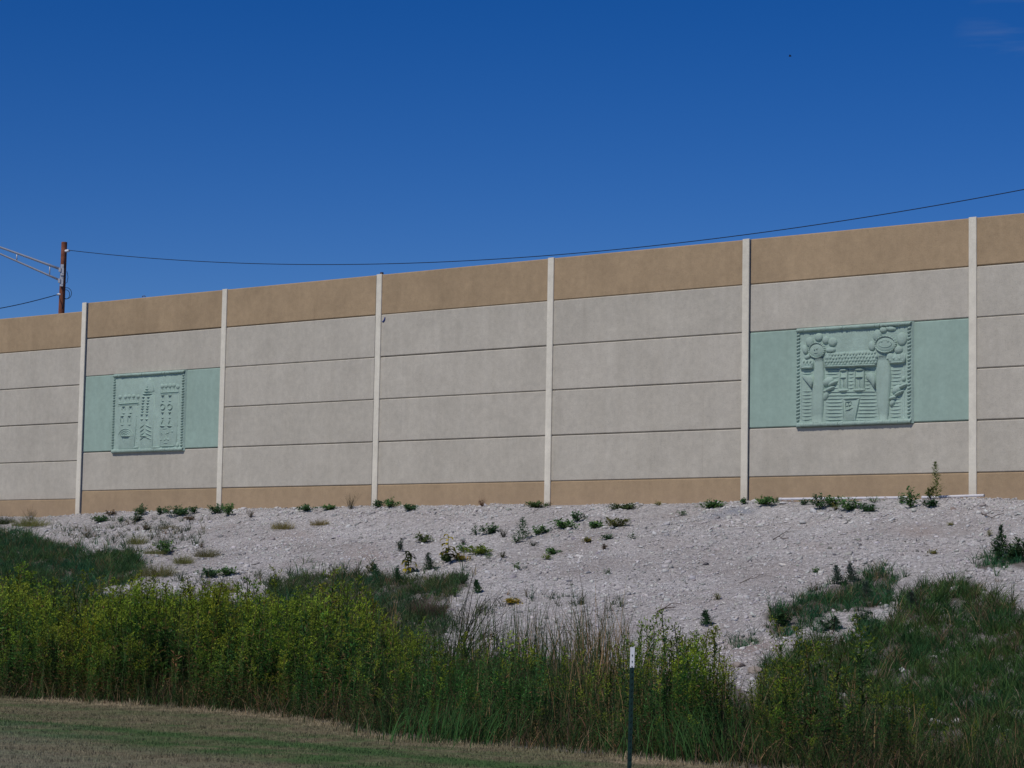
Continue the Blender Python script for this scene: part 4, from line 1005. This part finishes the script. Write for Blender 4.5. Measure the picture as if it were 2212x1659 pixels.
# mown lawn blades ----------------------------------------------------------------
n = 300000; s_, w_, P = pts_sw(n, 25, 47, 23, 36.5); px, py = pcol(P); q = w_-we(s_)
k = (q > -.02) & (px > -260) & (px < 2460) & (py < 1740); s_, w_, P, q = s_[k], w_[k], P[k], q[k]; n = len(q)
C0 = lawn_col(s_, w_)*rng.uniform(.6, 1.45, (n, 1)); P[:, 2] += .008
hay = np.exp(-(np.clip(q-.15, 0, 9)/.3)**2)
cl = np.clip(.7+.6*noise(s_, w_, 1.3, k=2)+.3*noise(s_, w_, 3.5, k=1), .25, 1.6)
V, Q, C = blades(P, rng.uniform(.02, .05, n)*(1+1.2*hay)*cl, rng.uniform(.004, .009, n), np.abs(rng.normal(.4, .4, n)), rng.uniform(0, 6.28, n), rng.uniform(.2, 1.2, n), C0, 2)
o = mesh_np("mown_grass", V, Q, M_DRY, col=C); prop(o, kind='stuff'); print("lawn", n)

# leaning dead-and-green clump above the reeds, and a yellowing clump at the right -----------
def fan(px, py, n, h, az, lean, bend, colr, wd, name, label, cat, spread=.18, seed=4):
    p, t = ground_at(px, py); r = np.random.default_rng(seed)
    B = np.array(p)[None]+np.stack([r.normal(0, spread, n), r.normal(0, spread, n), np.zeros(n)-.02], -1)
    V, Q, C = blades(B, h*r.uniform(.6, 1.1, n), r.uniform(*wd, n), np.abs(r.normal(lean, .15, n)), az+r.normal(0, .7, n), bend*r.uniform(.2, 1.4, n), np.clip(np.array(colr)[None]*r.uniform(.55, 1.4, (n, 1)), .004, .8), 7, None, r)
    return prop(mesh_np(name, V, Q, M_LEAF, origin=p, col=C), label, cat)
fan(985, 1478, 60, 1.9, -.2, .16, 1.3, (.045, .05, .028), (.014, .026), "reed_clump", "dark reed clump fanning out and arching to the right against the gravel", "reed clump")
fan(1290, 1530, 70, 1.6, 2.9, .12, .7, (.34, .25, .14), (.014, .028), "reed_clump", "dry tan reed clump among the reeds just left of the fence post", "reed clump", .3, 6)
fan(1712, 1632, 120, .62, 3.6, .45, 1.5, (.22, .24, .035), (.022, .045), "yellowing_plant", "yellowing broad-bladed clump in the lower right grass near the lawn edge", "plant", .34, 7)
fan(1752, 1648, 26, .34, 0, .6, 1.3, (.34, .07, .04), (.03, .05), "red_leaved_plant", "small plant with reddish leaves right of the yellowing clump", "plant", .10, 8)
fan(1500, 1640, 260, .70, 2.0, .2, .9, (.055, .13, .035), (.008, .014), "green_grass_clump", "bright green tall grass clump right of the fence post", "grass clump", .3, 9)
fan(1000, 1602, 380, .55, 1.0, .2, 1.0, (.055, .14, .038), (.008, .014), "green_grass_clump", "bright green grass clump at the lawn edge, left below the reeds", "grass clump", .45, 10)
# ---------------------------------------------------------------- single weeds on the gravel (things)
def weed_bush(P, wd, ht, col, seed, nl=None, leaf=.06):
    r = np.random.default_rng(seed); nst = max(4, int(9*wd/.4)); parts = []
    nl = nl or int(330*max(.4, wd/.5)); VV = []; CC = []
    st = r.integers(0, nst, nl); a = r.uniform(0, 6.28, nst); rr = r.uniform(.1, 1, nst)**.7*wd/2; hh = ht*r.uniform(.55, 1.05, nst)*(1-.35*(rr/(wd/2))**2)
    t = r.uniform(.1, 1, nl)**.7
    base = np.stack([np.cos(a[st])*rr[st]*t, np.sin(a[st])*rr[st]*t, hh[st]*t**1.1], -1)+r.normal(0, .018, (nl, 3)); base[:, 2] = np.abs(base[:, 2])
    az = r.uniform(0, 6.28, nl); el = r.uniform(-.1, 1.0, nl)
    d = np.stack([np.cos(az)*np.cos(el), np.sin(az)*np.cos(el), np.sin(el)], -1); sd_ = np.stack([-np.sin(az), np.cos(az), r.normal(0, .3, nl)], -1)
    L = leaf*r.uniform(.6, 1.5, nl); out_ = r.uniform(0, 1, nl) < .12; base[out_, :2] *= r.uniform(1.1, 1.35, (out_.sum(), 1)); base[out_, 2] *= .5
    VV.append(leafquads(base, d, sd_, L, L*r.uniform(.30, .55, nl), .15)); c = np.array(col)[None]*r.uniform(.6, 1.6, (nl, 1))*np.where(r.uniform(0, 1, (nl, 1)) < .12, np.array([[1.9, 1.35, 1.0]]), 1.0); CC.append(np.repeat(c, 4, 0))
    for k in range(nst):
        e = np.array([math.cos(a[k])*rr[k], math.sin(a[k])*rr[k], hh[k]*.95]); sv = np.array([.004, .001, 0]); VV.append(np.array([-sv, sv, e*.99+sv*.5, e*.99-sv*.5])); CC.append(np.tile(np.array([.06, .06, .03]), (4, 1)))
    return np.concatenate(VV), np.concatenate(CC)
def weed_tuft(P, wd, ht, col, seed):
    r = np.random.default_rng(seed); n = int(420*max(.5, wd/.5)); a = r.uniform(0, 6.28, n); rr = r.uniform(0, 1, n)**.7*wd*.48
    B = np.stack([np.cos(a)*rr, np.sin(a)*rr, np.zeros(n)], -1)
    V, Q, C = blades(B, ht*r.uniform(.35, 1.25, n)*(1.15-.5*rr/(wd*.48)), r.uniform(.004, .009, n), r.uniform(.05, .8, n), a+r.normal(0, .7, n), r.uniform(.2, 1.4, n), np.array(col)[None]*r.uniform(.6, 1.5, (n, 1)), 3, None, r)
    return V, Q, C
def weed_spike(P, wd, ht, col, seed):
    r = np.random.default_rng(seed); n = 380; t = r.uniform(.03, 1, n); az = r.uniform(0, 6.28, n); el = .5+.5*t
    base = np.stack([.02*np.sin(t*6), .02*np.cos(t*5), ht*t], -1); base += r.normal(0, .008, (n, 3))
    spread = wd*.5*(1-t)**.8+.03
    base[:, 0] += np.cos(az)*spread*r.uniform(0, .8, n); base[:, 1] += np.sin(az)*spread*r.uniform(0, .8, n); base[:, 2] = np.abs(base[:, 2])
    d = np.stack([np.cos(az)*np.cos(el), np.sin(az)*np.cos(el), np.sin(el)], -1); sd_ = np.stack([-np.sin(az), np.cos(az), np.zeros(n)], -1)
    L = .075*r.uniform(.6, 1.3, n)*(1.2-.6*t); V = leafquads(base, d, sd_, L, L*.38, .1); C = np.repeat(np.array(col)[None]*r.uniform(.6, 1.4, (n, 1)), 4, 0)
    sv = np.array([.006, .002, 0]); V2 = np.array([-sv, sv, [0, 0, ht]+sv*.4, [0, 0, ht]-sv*.4]); return np.concatenate([V, V2]), np.concatenate([C, np.tile(np.array([.06, .06, .03]), (4, 1))])
def weed_sparse(P, wd, ht, col, seed):
    r = np.random.default_rng(seed); n = 34; a = r.uniform(0, 6.28, n); B = np.stack([np.cos(a)*wd*.08, np.sin(a)*wd*.08, np.zeros(n)], -1)
    V, Q, C = blades(B, ht*r.uniform(.5, 1.1, n), np.full(n, .007), r.uniform(.05, .7, n), a, r.uniform(-.2, .3, n), np.array(col)[None]*r.uniform(.6, 1.4, (n, 1)), 4, None, r)
    v2, c2 = weed_bush(P, wd, ht*.9, col, seed+1, 70, .035)
    return merge([(V, Q, C), (v2, quads(len(v2)//4), c2)])
GRN = (.078, .165, .055); DGR = (.055, .118, .052); OLV = (.185, .190, .065); GRB = (.14, .115, .08); BLG = (.04, .085, .055); YGR = (.14, .20, .04)
BANK = "weeds scattered on the gravel bank"; FOOT = "weeds growing along the wall foot"
WEEDS = [ # kind, px, py(base), width px, height px, colour, label
 ('tuft', 67, 1138, 58, 24, OLV, "wide olive grass tuft near the wall foot at the far left", FOOT),
 ('tuft', 8, 1133, 36, 22, (.045, .06, .025), "green grass tuft cut by the left edge of the photo at the wall foot", FOOT),
 ('sparse', 66, 1126, 22, 34, GRB, "thin brown stalk rising from behind the wide olive tuft", FOOT),
 ('bush', 213, 1128, 36, 12, DGR, "low dark weed on the crest right of the first full wall post", FOOT),
 ('bush', 240, 1114, 18, 10, GRB, "small greyish weed at the wall foot right of the first full wall post", FOOT),
 ('bush', 260, 1128, 14, 12, DGR, "tiny dark weed on the crest between two low weeds of the first full bay", FOOT),
 ('bush', 290, 1127, 26, 16, (.06, .10, .06), "rounded grey-green weed just below a leafy one in the first full bay", FOOT),
 ('bush', 302, 1113, 22, 20, DGR, "small leafy weed against the base panel, left of the long weed row", FOOT),
 ('bush', 348, 1112, 22, 14, DGR, "left end weed of the long leafy row in the first full bay", FOOT),
 ('bush', 388, 1114, 60, 18, DGR, "widest leafy weed of the row in the first full bay", FOOT),
 ('bush', 421, 1109, 20, 14, DGR, "right end weed of the leafy row in the first full bay", FOOT),
 ('bush', 467, 1110, 32, 22, DGR, "dark leafy bush left of the second full wall post's foot", FOOT),
 ('bush', 494, 1114, 32, 24, GRN, "brighter leafy bush right of the second full wall post's foot", FOOT),
 ('sparse', 541, 1119, 14, 20, GRB, "thin grey weed right of the bushes at the second full wall post", FOOT),
 ('sparse', 190, 1164, 34, 34, (.05, .055, .045), "grey leafless-looking plant on the gravel above the left green patch", BANK),
 ('tuft', 296, 1176, 34, 24, OLV, "round olive tuft above the left green patch's right end", BANK),
 ('bush', 358, 1196, 46, 26, GRN, "dense green bush with pale stems over the olive mound", BANK),
 ('sparse', 356, 1184, 50, 38, (.06, .07, .045), "pale wiry stems standing in the dense green bush", BANK),
 ('tuft', 337, 1198, 40, 14, OLV, "small olive mat left below the dense green bush", BANK),
 ('tuft', 343, 1246, 62, 34, (.16, .155, .06), "largest olive round mound right of the left green patch", BANK),
 ('tuft', 395, 1218, 34, 24, OLV, "slanting olive tuft above the largest olive mound", BANK),
 ('tuft', 448, 1204, 42, 24, (.15, .14, .065), "flat brownish olive tuft alone on open gravel at the left", BANK),
 ('sparse', 435, 1184, 14, 16, GRB, "tiny grey plant above the flat brownish tuft", BANK),
 ('bush', 450, 1246, 50, 14, DGR, "low dark green weed left of its twin below the flat brownish tuft", BANK),
 ('bush', 488, 1244, 34, 18, GRN, "low green weed right of its twin below the flat brownish tuft", BANK),
 ('tuft', 487, 1280, 38, 26, OLV, "olive tuft just above the goldenrod tops", BANK),
 ('tuft', 610, 1144, 36, 22, (.22, .19, .07), "yellowish grass tuft on upper gravel in the second full bay, left one", BANK),
 ('tuft', 692, 1136, 34, 16, (.22, .18, .08), "yellowish grass tuft on upper gravel in the second full bay, right one", BANK),
 ('tuft', 365, 1143, 34, 12, (.17, .16, .09), "pale dry tuft below the leafy row of the first full bay", BANK),
 ('bush', 315, 1146, 18, 10, GRB, "faint brown weed left of the pale dry tuft", BANK),
 ('bush', 410, 1124, 20, 8, GRB, "low grey weed under the leafy row's right end", BANK),
 ('bush', 665, 1104, 34, 12, DGR, "low dark weed at the wall foot, right of the round white rock", FOOT),
 ('bush', 712, 1102, 24, 10, GRN, "small green weed at the wall foot left of the tall dry stalk", FOOT),
 ('sparse', 757, 1101, 20, 36, (.07, .07, .04), "tall thin dry stalk at the wall foot left of the third full wall post", FOOT),
 ('bush', 819, 1097, 22, 14, DGR, "small dark weed touching the third full wall post's foot", FOOT),
 ('bush', 842, 1097, 32, 20, GRN, "spiky green weed right of the third full wall post", FOOT),
 ('bush', 887, 1103, 30, 12, DGR, "flat dark weed at the wall foot in the third full bay", FOOT),
 ('sparse', 1041, 1094, 14, 20, (.12, .06, .04), "reddish dry sprig against the base panel in the third full bay", FOOT),
 ('bush', 1161, 1097, 36, 12, (.08, .13, .05), "low green weed left of the fourth full wall post", FOOT),
 ('sparse', 1185, 1094, 24, 10, GRB, "dry litter-like weed at the fourth full wall post's foot", FOOT),
 ('bush', 1348, 1100, 46, 10, (.08, .12, .05), "flat green weed at the wall foot in the fourth full bay", FOOT),
 ('bush', 1424, 1092, 14, 10, OLV, "tiny olive weed against the base panel, fourth full bay", FOOT),
 ('bush', 1472, 1114, 14, 12, DGR, "tiny dark weed on the crest left of the low weed row by the fifth post", FOOT),
 ('bush', 1538, 1099, 44, 16, GRN, "green weed left of the bluish grit patch by the fifth full wall post", FOOT),
 ('bush', 1608, 1088, 18, 10, DGR, "dark sprig at the fifth full wall post's foot", FOOT),
 ('bush', 1650, 1091, 46, 16, GRN, "leafy green weed at the left tip of the longer pipe", FOOT),
 ('bush', 1678, 1086, 12, 12, DGR, "small upright weed beside the flat white slab", FOOT),
 ('bush', 1736, 1091, 18, 12, DGR, "sparse dark weed before the longer pipe", FOOT),
 ('bush', 1771, 1101, 32, 34, DGR, "tallest bush in front of the longer pipe, left of the clumps", FOOT),
 ('bush', 1800, 1094, 40, 22, GRN, "mid-sized bush hiding the middle of the longer pipe", FOOT),
 ('bush', 1834, 1103, 42, 28, GRN, "broad bush at the right of the clumps before the longer pipe", FOOT),
 ('bush', 1806, 1103, 14, 14, OLV, "small olive sprig below the broad clumps", FOOT),
 ('bush', 1876, 1107, 26, 16, DGR, "small dark weed below the pipe on the grit patch", FOOT),
 ('sparse', 1886, 1086, 34, 16, GRN, "wiry green weed against the base panel, sixth bay's middle", FOOT),
 ('bush', 1946, 1089, 16, 18, GRN, "narrow weed left of the tall bush by the shorter pipe", FOOT),
 ('bush', 1967, 1098, 36, 40, GRN, "big leafy bush left of the tall seeding weed", FOOT),
 ('bush', 1994, 1076, 26, 28, (.085, .11, .04), "bronzy bush between the big leafy one and the tall seeding weed", FOOT),
 ('spike', 2022, 1077, 26, 70, (.13, .17, .05), "tallest weed, a seeding spike against the base panel", FOOT),
 ('bush', 2010, 1078, 22, 24, (.085, .12, .04), "leafy base growth beside the tallest seeding spike", FOOT),
 ('bush', 2008, 1096, 28, 14, (.03, .08, .035), "bright low weed under the shorter pipe", FOOT),
 ('bush', 1058, 1154, 34, 20, DGR, "rounded dark green weed left of the conifer-like weed", BANK),
 ('bush', 1029, 1156, 16, 18, DGR, "small dark sprig left of the rounded dark green weed", BANK),
 ('spike', 1129, 1166, 44, 42, DGR, "conifer-shaped dark weed in the middle of the gravel", BANK),
 ('bush', 1115, 1174, 18, 18, DGR, "small leafy offshoot at the lower left of the conifer-shaped weed", BANK),
 ('sparse', 1087, 1162, 22, 22, (.05, .055, .045), "grey thin weed left of the conifer-shaped weed", BANK),
 ('bush', 1162, 1156, 24, 20, GRN, "green weed right of the conifer-shaped weed", BANK),
 ('bush', 1181, 1150, 18, 10, DGR, "small weed trailing right of the green one", BANK),
 ('sparse', 1152, 1180, 30, 12, (.05, .06, .04), "thin trailing weed below the conifer-shaped weed", BANK),
 ('bush', 1217, 1142, 48, 20, GRN, "wide leafy weed on upper gravel below the fourth full bay", BANK),
 ('bush', 1247, 1127, 26, 20, DGR, "darker weed upper right of the wide leafy one", BANK),
 ('bush', 1263, 1122, 10, 12, DGR, "tiny sprig right of the darker weed", BANK),
 ('bush', 1287, 1141, 30, 12, GRN, "low weed left of the reddish green one", BANK),
 ('bush', 1332, 1139, 48, 20, (.11, .13, .05), "reddish green weed right of the low one on upper gravel", BANK),
 ('bush', 1314, 1166, 20, 10, DGR, "small weed below the reddish green one", BANK),
 ('bush', 1271, 1173, 22, 10, OLV, "small olive weed left of the small dark ones in mid gravel", BANK),
 ('bush', 1366, 1166, 14, 12, DGR, "two-leaved sprig right of centre on the gravel", BANK),
 ('bush', 1304, 1187, 18, 8, GRB, "brown flat sprig under the small weeds of mid gravel", BANK),
 ('bush', 1196, 1197, 28, 12, GRN, "green trailing weed lower right of the big flat green one", BANK),
 ('bush', 1181, 1209, 18, 10, YGR, "yellow-green sprig under the green trailing weed", BANK),
 ('bush', 1116, 1232, 18, 18, GRN, "lone rounded weed in the lower centre gravel", BANK),
 ('sparse', 1086, 1206, 12, 18, (.06, .07, .03), "lone thin sprig between the flat green weed and the rounded one", BANK),
 ('bush', 1054, 1207, 14, 12, GRN, "small weed under the right end of the flat green weed", BANK),
 ('bush', 1028, 1198, 64, 18, YGR, "big flat bright green weed right of the yellowing plants", BANK),
 ('bush', 1001, 1194, 22, 18, GRN, "leafy weed at the left end of the big flat bright green one", BANK),
 ('bush', 996, 1211, 30, 12, (.20, .16, .03), "yellowed low weed under the flat bright green one", BANK),
 ('sparse', 1001, 1178, 14, 14, (.05, .05, .05), "grey sprig above the flat bright green weed", BANK),
 ('bush', 915, 1172, 34, 16, (.09, .13, .05), "long low weed above the yellowing plants", BANK),
 ('bush', 866, 1190, 24, 24, (.075, .10, .08), "grey-green round weed above the first yellowing plant", BANK),
 ('bush', 965, 1215, 34, 18, GRN, "green foliage at the root of the taller yellowing plant", BANK),
 ('spike', 926, 1232, 24, 32, (.055, .09, .055), "dark bushy spike between the two yellowing plants", BANK),
 ('bush', 1311, 1241, 14, 10, DGR, "tiny dark weed right of the slate stone", BANK),
 ('spike', 1525, 1352, 22, 28, DGR, "small conifer-shaped seedling on the lower right gravel", BANK),
 ('sparse', 1551, 1296, 16, 18, OLV, "thin olive sprig above the small conifer-shaped seedling", BANK),
 ('bush', 1766, 1238, 18, 12, GRN, "small round green weed above the right grass patch", BANK),
 ('bush', 2136, 1160, 12, 14, OLV, "small olive sprig left of the dark shrub at the right", BANK),
 ('bush', 2020, 1197, 20, 8, OLV, "flat olive weed on open gravel at the right", BANK),
 ('bush', 2052, 1136, 8, 6, OLV, "tiny olive speck of weed left of the olive sprig at the right", BANK),
 ('bush', 2160, 1208, 34, 44, (.035, .075, .035), "tall dark shrub left of the one cut by the frame", BANK),
 ('spike', 2164, 1200, 20, 58, (.035, .075, .035), "dark pointed shoot rising from the tall dark shrub", BANK),
 ('bush', 2200, 1208, 56, 56, (.035, .075, .032), "large dark shrub cut by the right edge of the photo", BANK),
 ('bush', 2185, 1212, 50, 30, (.035, .075, .032), "low dark growth joining the two dark shrubs", BANK),
 ('spike', 1808, 1262, 24, 34, (.105, .145, .11), "grey-green thistle-like plant, left of the pair in the right grass patch", BANK),
 ('spike', 1838, 1258, 24, 34, (.105, .145, .11), "grey-green thistle-like plant, right of the pair in the right grass patch", BANK),
 ('spike', 1872, 1300, 22, 36, (.08, .115, .08), "dark upright plant at the right end of the right grass patch", BANK),
 ('bush', 1690, 1355, 40, 32, (.028, .062, .022), "leafy bush at the left tip of the right grass patch", BANK),
 ('bush', 1795, 1362, 50, 28, (.07, .11, .065), "dark bush below the bare strip at the right", BANK),
 ('bush', 1865, 1350, 46, 30, (.07, .11, .065), "dark bush at the right end of the bare strip", BANK),
 ('spike', 1970, 1320, 26, 34, (.07, .10, .075), "dark upright plant at the edge of the large right grass mass", BANK),
 ('tuft', 924, 1328, 60, 40, (.12, .085, .065), "purplish brown grass clump left of the reeds", BANK),
 ('bush', 808, 1240, 24, 22, (.09, .10, .03), "yellow-green weed on top of the middle grass patch", BANK),
 ('spike', 811, 1256, 22, 32, DGR, "dark shoot in front of the yellow-green weed", BANK),
 ('spike', 858, 1262, 18, 30, DGR, "dark shoot under the shorter yellowing plant", BANK),
 ('bush', 1110, 1305, 28, 10, (.34, .26, .03), "bright yellow fallen leaves on the gravel above the reeds", BANK),
 ('spike', 1030, 1282, 12, 24, DGR, "small dark sprout right of the middle grass patch", BANK),
 ('bush', 983, 1290, 14, 16, GRN, "small round sprout beside the middle grass patch's lower right", BANK),
 ('sparse', 1000, 1262, 26, 26, (.04, .06, .03), "sprawling thin weed at the right tip of the middle grass patch", BANK),
]
def mk_weed(kind, px, py, wpx, hpx, colr, label, group, seed):
    p, t = ground_at(px, py); wd = wpx*t/F*(1.5 if group == FOOT else 1.4); ht = hpx*t/F*1.12
    fn = dict(bush=weed_bush, tuft=weed_tuft, spike=weed_spike, sparse=weed_sparse)[kind]
    res = fn(p, wd, ht, colr, seed) if kind != 'bush' else weed_bush(p, wd, ht, colr, seed, None, max(.035, min(.075, .18*max(wd, ht))))
    if len(res) == 2: V, C = res; Q = quads(len(V)//4)
    else: V, Q, C = res
    V = V+np.array(p)
    nm = dict(bush="leafy_weed", tuft="grass_tuft", spike="upright_weed", sparse="wiry_weed")[kind]
    o = mesh_np(nm, V, Q, M_LEAF, origin=p, col=np.clip(C*1.2, .004, .9)); prop(o, label, "weed" if kind != 'tuft' else "grass tuft", group)
for i, r_ in enumerate(WEEDS): mk_weed(*r_, seed=100+i)
# yellowing plants: stem with drooping broad leaves
def yellow_plant(px, py, hpx, label, seed, low_green):
    p, t = ground_at(px, py); ht = hpx*t/F; r = np.random.default_rng(seed)
    root = empty("broadleaf_plant", p, label, "plant", "tall yellowing plants")
    mb = MB(); mb.tube([p, p+Vector((.01, 0, ht*.5)), p+Vector((.0, 0, ht))], [.009, .007, .004], 5); mb.build("stem", plain("green_stem", (.10, .12, .04), .8), root)
    n = 34; tt = r.uniform(.12, 1, n); az = r.uniform(0, 6.28, n); VV = []; CC = []
    for i in range(n):
        L = r.uniform(.17, .32)*(1.1-.35*tt[i]); W_ = L*.36; b = np.array([0, 0, ht*tt[i]]); hd = np.array([math.cos(az[i]), math.sin(az[i]), 0]); sv = np.array([-hd[1], hd[0], 0])
        a = .5; pts = [b]; 
        for k in range(3): pts.append(pts[-1]+(hd*math.cos(a)+np.array([0, 0, 1])*math.sin(a))*L/3); a -= .75
        ws = [.15, 1, .8, .05]
        yel = (tt[i] < .55) if not low_green else (tt[i] > .3)
        c = np.array((.52, .42, .025) if (yel and r.uniform() < .75) else (.05, .07, .025))*r.uniform(.7, 1.2)
        for k in range(3):
            VV.append(np.array([pts[k]-sv*W_*ws[k]/2, pts[k]+sv*W_*ws[k]/2, pts[k+1]+sv*W_*ws[k+1]/2, pts[k+1]-sv*W_*ws[k+1]/2])); CC.append(np.tile(c, (4, 1)))
    V = np.concatenate(VV)+np.array(p); mesh_np("foliage", V, quads(len(V)//4), M_LEAF, parent=root, col=np.concatenate(CC))
yellow_plant(882, 1238, 44, "shorter plant with drooping bright yellow lower leaves above the middle grass patch", 5, False)
yellow_plant(967, 1218, 62, "taller plant with a yellow top standing alone on the gravel above the middle grass patch", 8, True)
print("objects", len(bpy.data.objects))
